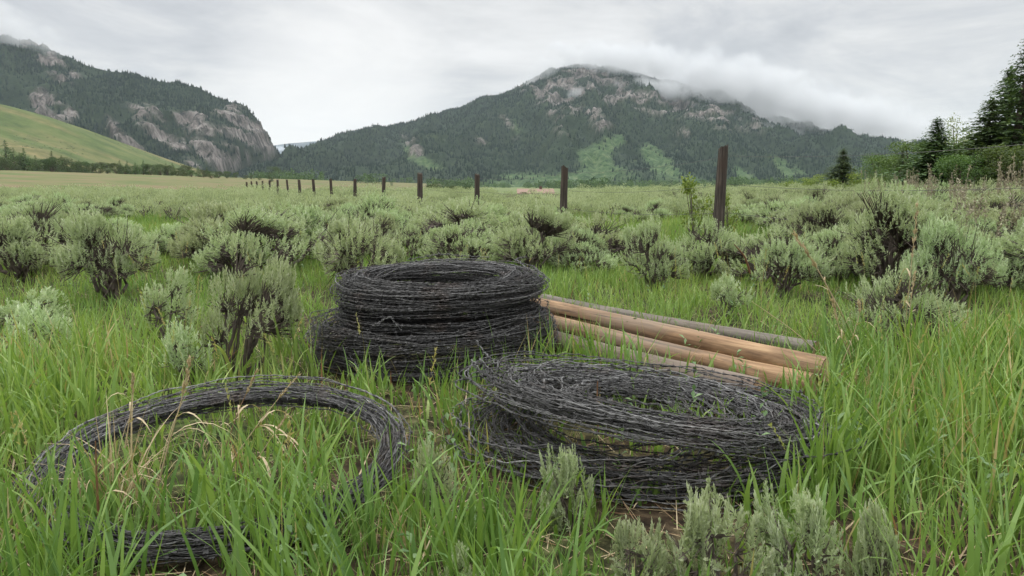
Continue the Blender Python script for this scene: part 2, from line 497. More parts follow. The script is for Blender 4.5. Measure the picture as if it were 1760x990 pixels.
# ------------------------------------------------------------------ far forest on the slopes: one mass of conifers
def cones(P, h, r, tint, sides=5, tiers=1):
    M = len(P); a = np.arange(sides) * 2 * math.pi / sides
    rot = rng.random(M) * 6.28
    ring = np.stack([np.cos(a[None] + rot[:, None]), np.sin(a[None] + rot[:, None]), np.zeros((M, sides))], -1) * r[:, None, None]
    ring[..., 2] += (rng.random((M, sides)) - .5) * h[:, None] * .2
    V = np.concatenate([P[:, None] + ring, (P + np.stack([np.zeros(M), np.zeros(M), h], -1))[:, None]], 1)
    b = (np.arange(M) * (sides + 1))[:, None]
    i = np.arange(sides)
    F = np.stack([b + i, b + (i + 1) % sides, np.broadcast_to(b + sides, (M, sides))], -1).reshape(-1, 3)
    return V.reshape(-1, 3), F, np.repeat(tint, sides + 1)


FARTREE = leaf_mat('far_conifers', [(0, (.006, .016, .014)), (.55, (.013, .027, .021)), (1, (.034, .054, .033))], trans=.0, rough=.9, spec=.1)
fg = Geo()
for X, Y, Z, rk, md, cnt, yr in ((mX, mY, mZ, mR, mM, 120000, 3700), (lX, lY, lZ, lR, lM, 50000, 2750)):
    res = X[0, 1] - X[0, 0]
    n = cnt * 2
    j = rng.integers(0, X.shape[0] - 1, n); k = rng.integers(0, X.shape[1] - 1, n)
    s = Y[j, k] < yr
    px, py, _ = project(X[j, k], Y[j, k], Z[j, k])
    s &= (px > -80) & (px < 1840) & (Z[j, k] > 2)
    thin = sstep(-.55, -.1, fbm(X[j, k] * .006 + 5, Y[j, k] * .004, 4))
    s &= rng.random(n) < np.clip((1 - 1.15 * rk[j, k]) * (1 - .95 * md[j, k]), .0, 1) * (.35 + .65 * thin)
    j, k = j[s], k[s]
    P = np.stack([X[j, k] + (rng.random(len(j)) - .5) * res, Y[j, k] + (rng.random(len(j)) - .5) * res, Z[j, k] - 2], -1)
    h = 6 + 10 * rng.random(len(j)) ** 1.6
    fg.add(*cones(P, h, h * (.20 + .1 * rng.random(len(j))), np.clip(.45 + .35 * fbm(P[:, 0] * .006, P[:, 1] * .006, 3) + .25 * rng.normal(size=len(j)), 0, 1)))
tag(link('conifer_forest', fg.mesh('conifer_forest', FARTREE)), 'dark conifer forest covering the far mountain slopes', 'forest', kind='stuff')


# ------------------------------------------------------------------ trees
def rand_dirs(n): return norm(rng.normal(size=(n, 3)))


def leaf_quads(C, D, S, ln, wd, tint):
    """kite-shaped leaves: base C, along D, across S"""
    ln = np.broadcast_to(ln, len(C))[:, None]; wd = np.broadcast_to(wd, len(C))[:, None]
    up = np.cross(D, S) * ln * .12
    V = np.stack([C, C + D * ln * .62 + S * wd * .5 - up, C + D * ln, C + D * ln * .62 - S * wd * .5 - up], 1).reshape(-1, 3)
    F = np.arange(len(C) * 4).reshape(-1, 4)
    return V, F, np.repeat(np.broadcast_to(tint, len(C)), 4)


def conifer_meshes(H, Rb, whorls, nb, per, seed_shape=.9, lsz=1.0):
    crown, trunk = Geo(), Geo()
    zs = H * (.06 + .94 * np.linspace(0, 1, whorls) ** .92)
    C, D, S, L, W, T = [], [], [], [], [], []
    for z in zs:
        f = 1 - z / H
        for b in range(nb):
            if rng.random() < .10: continue
            az = rng.random() * 6.28; ln = Rb * (f ** seed_shape + .02) * (.62 + .5 * rng.random())
            o = np.array([math.cos(az), math.sin(az), 0])
            for s in np.linspace(.18, 1, per):
                p = np.array([0, 0, z + (rng.random() - .5) * .5 * H / whorls]) + o * ln * s + np.array([rng.normal(), rng.normal(), rng.normal() * .5]) * .05 * Rb
                p[2] += ln * (.18 * s - .42 * s * s)
                d = o * .8 + np.array([rng.normal() * .55, rng.normal() * .55, -.35 + .3 * rng.normal()])
                C.append(p - d * .1); D.append(d); L.append(lsz * (.10 + .16 * (1 - s * .4)) * Rb * (.7 + .5 * rng.random()) * (.22 + f * .9)); T.append(.25 + .5 * s * rng.random() + .2 * rng.random())
    C = np.array(C); D = norm(np.array(D)); S = norm(np.cross(D, rand_dirs(len(D)) * .6 + np.array([0, 0, 1.])))
    crown.add(*leaf_quads(C, D, S, np.array(L) * 1.7, np.array(L) * .75, np.array(T)))
    # leader
    zt = np.linspace(.9, 1.02, 10) * H
    Cl = np.stack([np.zeros(10), np.zeros(10), zt], -1); Dl = norm(rand_dirs(10) * .5 + [0, 0, 1.])
    crown.add(*leaf_quads(Cl, Dl, norm(np.cross(Dl, [1., .2, .1])), H * .03, H * .012, .4))
    z = np.linspace(-.05, 1, 8) * H
    P = np.stack([.01 * H * np.sin(z), .01 * H * np.cos(z * 1.3), z], -1)
    V, F = tubes(P, np.linspace(.022 * H, .002 * H, 8), 7); trunk.add(V, F)
    return crown, trunk


def broadleaf_meshes(H, W, n, leaf, zlow=.18, nl=9, gap=.2):
    crown, trunk = Geo(), Geo()
    K = nl
    az = np.arange(K) * 2.4 + rng.random(K); el = rng.random(K)
    rr = W * .5 * np.sqrt(1 - .75 * el ** 2) * (.45 + .4 * rng.random(K))
    cen = np.stack([np.cos(az) * rr, np.sin(az) * rr, H * (zlow + (1 - zlow) * (.12 + .75 * el))], -1)
    sz = np.stack([W * .21 * (.7 + .6 * rng.random(K))] * 2 + [H * .15 * (.7 + .6 * rng.random(K))], -1)
    k = rng.integers(0, K, n)
    rad = (rng.random(n) ** .45)[:, None]
    P = cen[k] + rand_dirs(n) * sz[k] * rad
    D = norm(rand_dirs(n) + [0, 0, .2]); S = norm(np.cross(D, rand_dirs(n)))
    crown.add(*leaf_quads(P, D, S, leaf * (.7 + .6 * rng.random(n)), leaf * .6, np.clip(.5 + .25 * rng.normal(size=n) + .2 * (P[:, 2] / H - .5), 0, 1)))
    t = np.linspace(0, 1, 6)[None, :, None]
    base = np.array([0, 0, 0.0]); fork = np.array([0, 0, H * zlow])
    paths = base * (1 - t) ** 2 + 2 * fork * t * (1 - t) + cen[:, None] * t ** 2 + rng.normal(size=(K, 6, 3)) * .012 * H * t * (1 - t) * 4
    V, F = tubes(paths, np.linspace(.018 * H, .004 * H, 6)[None] * (.7 + .5 * rng.random((K, 1))), 5); trunk.add(V, F)
    return crown, trunk


def plant(name, label, cat, meshes, loc, s=(1, 1, 1), rot=0.0, group=None, parts=('crown', 'trunk')):
    t = thing(name, label, cat, loc, group)
    t.rotation_euler = (0, 0, rot); t.scale = s
    for p, me in zip(parts, meshes):
        link(p, me, t)
    return t


def mk(geos, mats, names=('crown', 'trunk')): return [g.mesh(n, m) for g, m, n in zip(geos, mats, names)]


CON = [mk(conifer_meshes(10, 2.3, 36, 11, 16, .9, .55), (NEEDLE, TRUNK)), mk(conifer_meshes(10, 2.0, 32, 9, 16, .8, .55), (NEEDLE, TRUNK)), mk(conifer_meshes(10, 2.9, 32, 10, 17, 1.0, .5), (NEEDLE, TRUNK))]
BRO = [mk(broadleaf_meshes(6, 5, 5200, .17, .10, 16), (LEAFY, TRUNK)), mk(broadleaf_meshes(6, 6.5, 5200, .17, .06, 18), (LEAFY, TRUNK))]
WIL = mk(broadleaf_meshes(6, 5, 2600, .28, .05, 14), (YELLOWLEAF, TRUNK))
PALE = mk(broadleaf_meshes(8, 4.5, 1500, .22, .3, 12), (PALELEAF, TRUNK))


def tree_at(meshes, px, top_py, Y, name, label, cat, H0, wide=1.0, group=None):
    p = at_depth(px, top_py, Y); z0 = gz(p[0], Y)
    s = (p[2] - z0) / H0
    return plant(name, label, cat, meshes, (p[0], Y, z0), (s * wide, s * wide, s), rng.random() * 6.28, group)


tree_at(CON[0], 1612, 206, 33, 'conifer_tree', 'dark pointed spruce standing alone in front of paler trees, right of the meadow', 'tree', 10.0, 3.0)
tree_at(CON[2], 1450, 258, 60, 'conifer_tree', 'small dark pyramid shaped conifer apart from the other trees, against the mountain foot', 'tree', 10.0, 2.5)
tree_at(CON[1], 1768, 70, 36, 'conifer_tree', 'tallest dark conifer cut by the right edge of the picture', 'tree', 10.0, 2.0)
tree_at(CON[2], 1706, 174, 37, 'conifer_tree', 'broad dark conifer between the lone spruce and the tallest conifer', 'tree', 10.0, 2.6)
tree_at(CON[0], 1738, 122, 50, 'conifer_tree', 'dark conifer close behind the left side of the tallest conifer', 'tree', 10.0, 2.4)
tree_at(CON[1], 1552, 258, 46, 'conifer_tree', 'thin brownish conifer just left of the lone dark spruce', 'tree', 10.0, 2.0)
tree_at(PALE, 1647, 204, 75, 'aspen_tree', 'pale see-through tree top rising behind the lone dark spruce', 'tree', 8.0, 1.1)
for px, py, Y, w, lb in ((1655, 236, 62, 2.0, 'light green leafy tree between the lone spruce and the broad conifer'), (1578, 238, 66, 1.7, 'soft green leafy tree behind the left shoulder of the lone spruce'),
                         (1742, 244, 29, 1.6, 'bright green leafy tree below the tallest conifer at the right edge'), (1690, 258, 48, 1.8, 'low green leafy tree in front of the broad dark conifer'),
                         (1520, 262, 80, 1.8, 'olive green leafy tree left of the thin brownish conifer'), (1652, 262, 30, 1.5, 'rounded green leafy tree at the right foot of the lone spruce')):
    tree_at(BRO[int(px) % 2], px, py, Y, 'leafy_tree', lb, 'tree', 6.0, w)
for px, py, Y, w, lb in ((1372, 303, 55, 2.6, 'low yellow-green willow bush left of the small pyramid conifer'), (1410, 297, 52, 2.2, 'yellow-green willow bush touching the left of the small pyramid conifer'),
                         (1490, 294, 50, 2.2, 'green willow bush just right of the small pyramid conifer'), (1535, 286, 48, 1.8, 'brownish green willow bush below the thin conifer'), (1580, 300, 40, 1.8, 'low willow bush at the foot of the lone dark spruce'), (1665, 292, 38, 1.8, 'low willow bush in the gap right of the lone spruce')):
    tree_at(WIL if px < 1500 else BRO[int(px) % 2], px, py, Y, 'willow_bush', lb, 'bush', 6.0, w)

# tree line under the grassy hill, left
FCON = [mk(conifer_meshes(14, 5.2, 16, 9, 8, .7, .8), (NEEDLE, TRUNK)), mk(conifer_meshes(14, 4.4, 17, 9, 8, .55, .8), (NEEDLE, TRUNK))]
FBRO = [mk(broadleaf_meshes(8, 11, 3600, .34, .02, 16), (DARKLEAF, TRUNK)), mk(broadleaf_meshes(8, 9, 3600, .34, .02, 14), (DARKLEAF, TRUNK))]
LEFTCON = [(8, 250), (22, 262), (40, 263), (33, 270), (60, 275), (88, 268), (105, 275), (-12, 255), (135, 282), (205, 283), (218, 284), (232, 286), (246, 283), (285, 288), (296, 287), (312, 290), (148, 285), (270, 288), (340, 293), (355, 295)]
for i, (px, py) in enumerate(LEFTCON):
    tree_at(FCON[i % 2], px, py - 7, 430 + 60 * rng.random(), 'conifer_tree',
            'dark conifer in the tree line at the left edge, under the grassy hill' if px < 120 else 'dark conifer in the tree line beyond the middle of the tan field', 'tree', 14.0, 1.1,
            'conifers at the left end of the tree line' if px < 120 else 'conifers along the middle of the tree line')
for i in range(34):
    px = -20 + i * 14.5 + rng.random() * 8; py = np.interp(px, [0, 100, 200, 300, 380, 460], [266, 266, 276, 281, 290, 299]) + rng.random() * 7
    tree_at(FBRO[i % 2], px, py, 400 + 120 * rng.random(), 'leafy_tree',
            'low olive leafy tree in the left part of the tree line beyond the tan field' if px < 230 else 'low dark green leafy tree in the tree line right of the tan field', 'tree', 8.0, 1.1,
            'leafy trees below the grassy hill' if px < 230 else 'leafy trees right of the grassy hill')
tree_at(FBRO[0], 470, 283, 900, 'leafy_tree', 'pale green rounded tree standing above the tree line at the gap between the mountains', 'tree', 8.0, .75)

# far-off valley woods under the main mountain: one mass
vg = Geo()
M = 2600
pxs = 400 + rng.random(M) * 1150; Ys = 760 + 1000 * rng.random(M)
cl = fbm(pxs * .02, Ys * .006, 4)
keep = cl > (-.05 + .25 * ((pxs > 560) & (pxs < 900)))
pxs, Ys = pxs[keep], Ys[keep]
Pv = np.stack([(pxs - 880) / FPX * Ys, Ys, ground_z((pxs - 880) / FPX * Ys, Ys) - .5], -1)
hv = 5 + 8 * rng.random(len(Pv))
q = 80
Pl = np.repeat(Pv, q, 0) + np.concatenate([rng.normal(size=(len(Pv) * q, 2)) * np.repeat(hv, q)[:, None] * .2, (rng.random(len(Pv) * q) * np.repeat(hv, q))[:, None]], 1)
Dl = rand_dirs(len(Pl)); vg.add(*leaf_quads(Pl, Dl, norm(np.cross(Dl, rand_dirs(len(Pl)))), np.repeat(hv, q) * .17, np.repeat(hv, q) * .12, np.clip(np.repeat(rng.random(len(Pv)), q) * .7 + .3 * rng.random(len(Pl)), 0, 1)))
VALLEY = leaf_mat('valley_woods', [(0, (.030, .060, .025)), (.5, (.060, .115, .035)), (1, (.11, .18, .055))], trans=.15)
tag(link('valley_woods', vg.mesh('valley_woods', VALLEY)), 'green woods along the foot of the far mountain', 'woods', kind='stuff')


# dark shrubs around the ranch building / mid distance behind the posts
for px, py, Y, w, lb in ((745, 315, 150, 1.3, 'dark round bush behind the fence, just right of the fourth nearest post'), (775, 318, 155, 1.6, 'wide dark bush behind the fence, left of the third nearest post'), (800, 319, 160, 1.2, 'small dark bush touching the left of the third nearest post'),
                         (900, 329, 190, 1.3, 'dark green bush left of the small brown ranch building')):
    tree_at(FBRO[int(px) % 2], px, py, Y, 'round_bush', lb, 'bush', 8.0, w)


# ------------------------------------------------------------------ ranch building
def box(g, x0, x1, y0, y1, z0, z1):
    V = np.array([(x, y, z) for z in (z0, z1) for y in (y0, y1) for x in (x0, x1)], float)
    g.add(V, [[0, 2, 3, 1], [4, 5, 7, 6], [0, 1, 5, 4], [2, 6, 7, 3], [0, 4, 6, 2], [1, 3, 7, 5]])


def flat_mat(name, c, rough=.8):
    return plain_mat(name, lambda nt: (ramp(nt, noise_n(nt, coords(nt), 1.5, 4), [(.3, tuple(k * .75 for k in c)), (.7, c)]), None), rough=rough)


def ranch():
    p = at_depth(920, 340, 210)
    z0 = p[2] - .5
    t = thing('ranch_building', 'small low brown ranch building with pale roof far behind the second nearest fence post', 'building', (p[0], 210, z0))
    w, d, h, r = 5.0, 4.0, 2.0, 3.1
    g = Geo(); box(g, -w, w, -d, d, 0, h)
    g.add([(-w, -d, h), (-w, d, h), (-w, 0, r - .15), (w, -d, h), (w, d, h), (w, 0, r - .15)], [[0, 1, 2], [3, 5, 4]])
    wall = link('wall', g.mesh('wall', flat_mat('red_brown_boards', (.13, .07, .055))), t)
    g = Geo()
    for s in (-1, 1):
        V = [(-w - .5, s * (d + .6), h - .25), (w + .5, s * (d + .6), h - .25), (w + .5, 0, r), (-w - .5, 0, r)]
        V += [(a, b, c + .12) for a, b, c in V]
        g.add(V, [[0, 1, 2, 3], [4, 7, 6, 5], [0, 4, 5, 1], [1, 5, 6, 2], [2, 6, 7, 3], [3, 7, 4, 0]])
    rf = link('roof', g.mesh('roof', flat_mat('pale_tan_roof', (.24, .165, .12))), t)
    g = Geo(); box(g, 1.2, 2.0, -.4, .4, 2.6, 3.9); link('chimney', g.mesh('chimney', flat_mat('dark_brick', (.12, .07, .06))), rf)
    dk = flat_mat('dark_opening', (.04, .035, .035), .3)
    g = Geo(); box(g, -.6, .5, -d - .03, -d + .02, 0, 1.9); link('door', g.mesh('door', dk), t)
    for x in (-3, 2.6):
        g = Geo(); box(g, x - .6, x + .6, -d - .03, -d + .02, .9, 1.7); link('window', g.mesh('window', dk), t)


ranch()


# ------------------------------------------------------------------ fence
def build_fence():
    tops = [(1860, 214), (1243, 254), (970, 288), (820, 300), (722, 298), (660, 304), (610, 308), (568, 308), (538, 309), (514, 309), (493, 309), (477, 309), (463, 310), (451, 311), (441, 312), (432, 312), (424, 313)]
    f = thing('wire_fence', 'old wire fence of weathered wooden posts receding to the left across the sagebrush', 'fence')
    pts = []
    for i, (px, py) in enumerate(tops):
        Y = 3.15 * (2.48 + i - 1)
        p = at_depth(px, py, Y); z0 = gz(p[0], Y) - .25
        h = p[2] - z0; r0 = .064 * (.85 + .3 * rng.random()) if i not in (1,) else .058
        K, ns = 14, 14
        zz = np.linspace(0, 1, K); a = np.arange(ns) * 2 * math.pi / ns
        rr = r0 * (1.10 - .22 * zz)[:, None] * (1 + .07 * np.sin(a * 3 + i)[None] + .06 * vnoise(a[None] * 2.2 + i * 7, zz[:, None] * 3 + i * 3))
        lean = rng.normal(size=2) * .03 * h
        V = np.stack([np.cos(a)[None] * rr + lean[0] * (zz - 1)[:, None] * 1.0, np.sin(a)[None] * rr + lean[1] * (zz - 1)[:, None], np.repeat(zz[:, None] * h, ns, 1)], -1)
        V[-1, :, 2] += .018 * np.cos(a + i) + .012 * rng.normal(size=ns)
        idx = np.arange(K * ns).reshape(K, ns)
        F = np.stack([idx[:-1], np.roll(idx[:-1], -1, 1), np.roll(idx[1:], -1, 1), idx[1:]], -1).reshape(-1, 4)
        g = Geo(); g.add(V.reshape(-1, 3), F)
        ctop = V[-1].mean(0); Vc = np.concatenate([V[-1], ctop[None]])
        g.add(Vc, np.stack([np.arange(ns), (np.arange(ns) + 1) % ns, np.full(ns, ns)], -1))
        link('post', g.mesh('post', POSTWOOD, False), f, (p[0], Y, z0))
        pts.append((p[0], Y, gz(p[0], Y), p[2]))
    pts = np.array(pts)
    for lvl in (.92, .64, .36):
        path = []
        for A, B in zip(pts[:-1], pts[1:]):
            s = np.linspace(0, 1, 12, endpoint=False)
            x = A[0] + (B[0] - A[0]) * s + .075; y = A[1] + (B[1] - A[1]) * s - .02
            za, zb = A[2] + (A[3] - A[2]) * lvl, B[2] + (B[3] - B[2]) * lvl
            path += list(np.stack([x, y, za + (zb - za) * s - .05 * 4 * s * (1 - s)], -1))
        V, F = tubes(np.array(path), .0018, 4)
        g = Geo(); g.add(V, F, .4); link('fence_wire', g.mesh('fence_wire', WIRE), f)


build_fence()


# ------------------------------------------------------------------ coils of barbed wire
def twisted(C, pitch=.05, off=.00145, rw=.0012, tint=None):
    """two strands twisted round the path C (K,3): vertices, faces, tint"""
    T = norm(np.gradient(C, axis=0)); ds = np.linalg.norm(np.diff(C, axis=0), axis=1); s = np.concatenate([[0], np.cumsum(ds)])
    ref = np.array([0.02, .05, 1.0]); Nn = norm(np.cross(ref, T)); B = np.cross(T, Nn)
    ph = s / pitch * 2 * math.pi
    o = off * (np.cos(ph)[:, None] * Nn + np.sin(ph)[:, None] * B)
    V, F = tubes(np.stack([C + o, C - o]), rw, 3)
    tt = np.tile(np.repeat(tint, 3), 2) if tint is not None else np.full(len(V), .5)
    return V, F, tt, s, T, Nn, B


def barbs(g, C, s, T, Nn, B, step=.105):
    k = np.searchsorted(s, np.arange(step * rng.random(), s[-1], step) + rng.normal(size=len(np.arange(step * .5, s[-1] + step, step)))[:len(np.arange(step * rng.random(), s[-1], step))].sum() * 0)
    k = np.clip(k, 1, len(C) - 2)
    for j in range(4):
        th = rng.random(len(k)) * 6.28
        d = norm(np.cos(th)[:, None] * Nn[k] + np.sin(th)[:, None] * B[k] + T[k] * (rng.random((len(k), 1)) - .5) * 1.0)
        e1 = norm(np.cross(d, T[k])); e2 = np.cross(d, e1); b = C[k] + T[k] * (rng.random((len(k), 1)) - .5) * .008
        w, ln = .0011, .011 + .007 * rng.random((len(k), 1))
        V = np.stack([b + e1 * w, b - e1 * w * .5 + e2 * w * .87, b - e1 * w * .5 - e2 * w * .87, b + d * ln], 1).reshape(-1, 3)
        i = (np.arange(len(k)) * 4)[:, None]
        F = (i[:, None] + np.array([[0, 1, 3], [1, 2, 3], [2, 0, 3]])[None]).reshape(-1, 3)
        g.add(V, F, np.repeat(.22 + .35 * rng.random(len(k)), 4))
    # the wrap that carries the points
    Pw = C[k][:, None] + T[k][:, None] * np.array([-.005, 0, .005])[None, :, None]
    V, F = tubes(Pw, .0032, 4); g.add(V, F, .12)


def coil(name, label, cen, Rout, band, height, loops, tilt=(0, 0), jit=.0035, shell=.5, loose=(), squash=(1, 1), tint0=.4, bulge=0.0, spread=None, zshape=None, fan=0.0, fanp=.3, slump=.004):
    t = thing(name, label, 'wire coil', cen, None)
    n = 150; K = int(loops * n)
    ang = np.arange(K) / n * 2 * math.pi + rng.random() * 6.28
    lp = loops + 3
    # position of each pass inside the bundle's section, drifting smoothly from pass to pass
    th = rng.random(lp) * 6.28; rr = np.where(rng.random(lp) < shell, .85 + .15 * rng.random(lp), np.sqrt(rng.random(lp)))
    kx, kz = rr * np.cos(th), rr * np.sin(th)
    # squarer section
    kx, kz = np.sign(kx) * np.abs(kx) ** .6, np.sign(kz) * np.abs(kz) ** .6
    u = np.arange(K) / n; i0 = u.astype(int); fr = u - i0; fr = fr * fr * (3 - 2 * fr)
    ox = kx[i0] * (1 - fr) + kx[i0 + 1] * fr; oz = kz[i0] * (1 - fr) + kz[i0 + 1] * fr
    ph = rng.random(lp) * 6.28; am = rng.random(lp)
    wob = (am[i0] * (1 - fr) + am[i0 + 1] * fr)
    ox = ox + .35 * wob * np.sin(ang * 2 + ph[0]) * .5 + .30 * vnoise(ang * 1.1 + i0 * 0, u * .9) + bulge * np.maximum(vnoise(ang * .8 + 40, u * .35), 0)
    oz = oz + .30 * vnoise(ang * 1.3 + 60, u * .8) + .3 * np.sin(ang + ph[1]) * wob
    fa = np.where(rng.random(lp) < fanp, rng.random(lp), 0.0) * fan; fa = fa[i0] * (1 - fr) + fa[i0 + 1] * fr
    kn = jit * (vnoise(ang * 6, u * 1.7 + 3) + .45 * vnoise(ang * 17, u * 2.9))
    kn2 = jit * (vnoise(ang * 5 + 31, u * 1.7 + 9) + .45 * vnoise(ang * 16 + 7, u * 2.9))
    bw = band * .5 * (1 if spread is None else spread(ang)); bh = height * .5 * (1 if zshape is None else zshape(ang))
    rad = Rout - band * .5 + ox * bw + kn + fa
    C = np.stack([np.cos(ang) * rad * squash[0], np.sin(ang) * rad * squash[1], height * .5 + oz * bh + kn2 + .45 * fa * (1 + np.sin(ang))], -1)
    sl = slump * rng.normal(size=(lp, 3)); sl[:, 2] *= .25
    C = C + sl[i0] * (1 - fr)[:, None] + sl[i0 + 1] * fr[:, None]
    C[:, 2] += C[:, 0] * math.tan(R(tilt[0])) + C[:, 1] * math.tan(R(tilt[1]))
    tl = rng.random(lp); tint = np.clip(tint0 + .75 * (tl[i0] - .5) + .25 * vnoise(ang * 3, u * 3), 0, 1)
    g, gb = Geo(), Geo()
    V, F, tt, s, T, Nn, B = twisted(C, tint=tint); g.add(V, F, tt)
    barbs(gb, C, s, T, Nn, B)
    link('wound_wire', g.mesh('wound_wire', WIRE, True), t)
    bo = link('barb', gb.mesh('barb', WIRE), t); bo['kind'] = 'stuff'
    for pl in loose:
        q = np.array([p if len(p) == 3 else p for p in pl], float) - np.array(cen)
        tq = np.linspace(0, len(q) - 1, 60); m = np.stack([np.interp(tq, np.arange(len(q)), q[:, c]) for c in range(3)], -1)
        for _ in range(6): m[1:-1] = (m[:-2] + m[1:-1] * 2 + m[2:]) / 4
        m[1:-1] += .0025 * rng.normal(size=(58, 3))
        g2 = Geo(); V, F, tt, s, T, Nn, B = twisted(m, tint=np.full(60, .75)); g2.add(V, F, tt); barbs(g2, m, s, T, Nn, B)
        link('loose_end', g2.mesh('loose_end', WIRE, True), t)
    return t


def pt(px, py, Y): return tuple(at_depth(px, py, Y))


SC = np.array([-.318, 2.86])
coil('barbed_wire_coil', 'bottom and widest coil of barbed wire in the dark stack at the centre', (SC[0] - .01, SC[1], .0), .500, .21, .185, 155, tint0=.22, bulge=.2,
     loose=[[pt(600, 610, 2.45), pt(630, 650, 2.38), pt(650, 685, 2.33), pt(690, 705, 2.25)], [pt(860, 650, 2.44), pt(800, 690, 2.35), pt(770, 720, 2.3)]])
coil('barbed_wire_coil', 'middle, slightly narrower coil of barbed wire in the dark stack', (SC[0] + .012, SC[1], .175), .418, .17, .105, 120, tint0=.16, bulge=.15,
     loose=[[pt(640, 560, 2.44), pt(670, 545, 2.43), pt(690, 568, 2.42)]])
coil('barbed_wire_coil', 'topmost coil of the dark wire stack, its open round middle visible from above', (SC[0] + .022, SC[1], .265), .420, .165, .085, 130, tilt=(0.5, 2.0), tint0=.38, bulge=.1,
     loose=[[pt(700, 446, 3.2), pt(760, 436, 3.22), pt(840, 443, 3.22)], [pt(915, 467, 2.9), pt(885, 445, 3.1), pt(905, 441, 3.1)]])
coil('barbed_wire_coil', 'upper of the loose coils at right, leaning its left end on the stack', (.395, 1.86, .088), .458, .23, .040, 74, tilt=(-8.5, -7.0), jit=.006, slump=.040, tint0=.50, bulge=.6, fan=.09, fanp=.4,
     loose=[[pt(960, 650, 2.0), pt(890, 640, 1.93), pt(845, 620, 1.92), pt(818, 586, 1.95)], [pt(980, 672, 1.95), pt(900, 668, 1.88), pt(850, 650, 1.86), pt(824, 612, 1.9)], [pt(940, 690, 1.85), pt(870, 672, 1.82), pt(826, 640, 1.84), pt(812, 618, 1.9)],
            [pt(1290, 665, 2.0), pt(1370, 672, 1.95), pt(1412, 700, 1.85), pt(1405, 722, 1.75)], [pt(690, 668, 2.35), pt(800, 700, 2.1), pt(880, 735, 1.9)]],
     squash=(1.0, .86), shell=.15, spread=lambda a: 1 + .5 * np.sin(a))
coil('barbed_wire_coil', 'lower loose coil at right, lying in the grass under the leaning coil', (.415, 1.865, .0), .472, .16, .075, 62, tilt=(1.0, 0), jit=.006, slump=.022, tint0=.40, bulge=.5, fan=.05, squash=(1.0, .92), shell=.15)
coil('barbed_wire_coil', 'thin sparse ring of loose wire in the grass just right below the stack', (.23, 1.84, .03),   .43, .17, .06, 20, slump=.04, jit=.011, tint0=.45, bulge=.6, squash=(1, .92), shell=.1)
coil('barbed_wire_coil', 'separate coil of barbed wire half sunk in tall grass at lower left', (-.660, 1.565, .050), .385, .046, .045, 46, tilt=(0, 6.0), slump=.007, jit=.005, tint0=.40, bulge=.5, shell=.15, fan=.075, fanp=.30, squash=(1.02, .92))


# ------------------------------------------------------------------ cut poles on the grass
def pole(label, A, B, r0, r1, mat, seed, end=True):
    A, B = np.array(A), np.array(B); L = np.linalg.norm(B - A)
    K, ns = 40, 20
    s = np.linspace(0, 1, K); a = np.arange(ns) * 2 * math.pi / ns
    r = (r0 + (r1 - r0) * s)[:, None] * (1 + .035 * vnoise(np.cos(a)[None] * 1.3 + seed * 5, s[:, None] * 6) + .03 * vnoise(np.sin(a)[None] * 1.2 + seed * 3, s[:, None] * 14))
    V = np.stack([np.repeat((s * L)[:, None], ns, 1), np.cos(a)[None] * r, np.sin(a)[None] * r], -1)
    V[..., 2] += (.012 * np.sin(s * 3.1 + seed))[:, None]; V[..., 1] += (.012 * np.sin(s * 2.3 + seed * 2))[:, None]
    idx = np.arange(K * ns).reshape(K, ns)
    F = np.stack([idx[:-1], idx[1:], np.roll(idx[1:], -1, 1), np.roll(idx[:-1], -1, 1)], -1).reshape(-1, 4)
    g = Geo(); g.add(V.reshape(-1, 3), F)
    o = tag(link('wooden_pole', g.mesh('wooden_pole', mat, True)), label, 'wooden pole')
    d = (B - A) / L
    o.location = A; o.rotation_euler = (0, -math.asin(d[2]), math.atan2(d[1], d[0]))
    for k in (0, K - 1):
        c = V[k].mean(0); off = .002 if k else -.002
        ring = V[k] * 1.0; ring[:, 0] += off; c[0] += off
        ge = Geo(); ge.add(np.concatenate([ring, c[None]]), np.stack([np.arange(ns), (np.arange(ns) + 1) % ns, np.full(ns, ns)], -1))
        link('cut_end', ge.mesh('cut_end', ENDWOOD), o)


def extend(A, B, f): A, B = np.array(A), np.array(B); return A + (A - B) * f, B


A, B = extend(on_plane(930, 532, .10), on_plane(1424, 630, .10), .28); pole('bright orange-tan peeled pole lying on top of the pole pile', A, B, .041, .043, TANWOOD, 1)
A, B = extend(on_plane(938, 554, .06), on_plane(1398, 658, .05), .28); pole('reddish tan pole lying directly below the bright peeled one', A, B, .040, .042, TANWOOD, 2)
A, B = extend(on_plane(945, 582, .06), on_plane(1300, 672, .06), .3); pole('grey-brown pole nearest the loose wire coils', A, B, .045, .042, GREYWOOD, 3)
A, B = extend(on_plane(1000, 526, .06), on_plane(1405, 604, .06), .25); pole('old grey pole lying behind the bright peeled poles', A, B, .034, .032, OLDWOOD, 4)


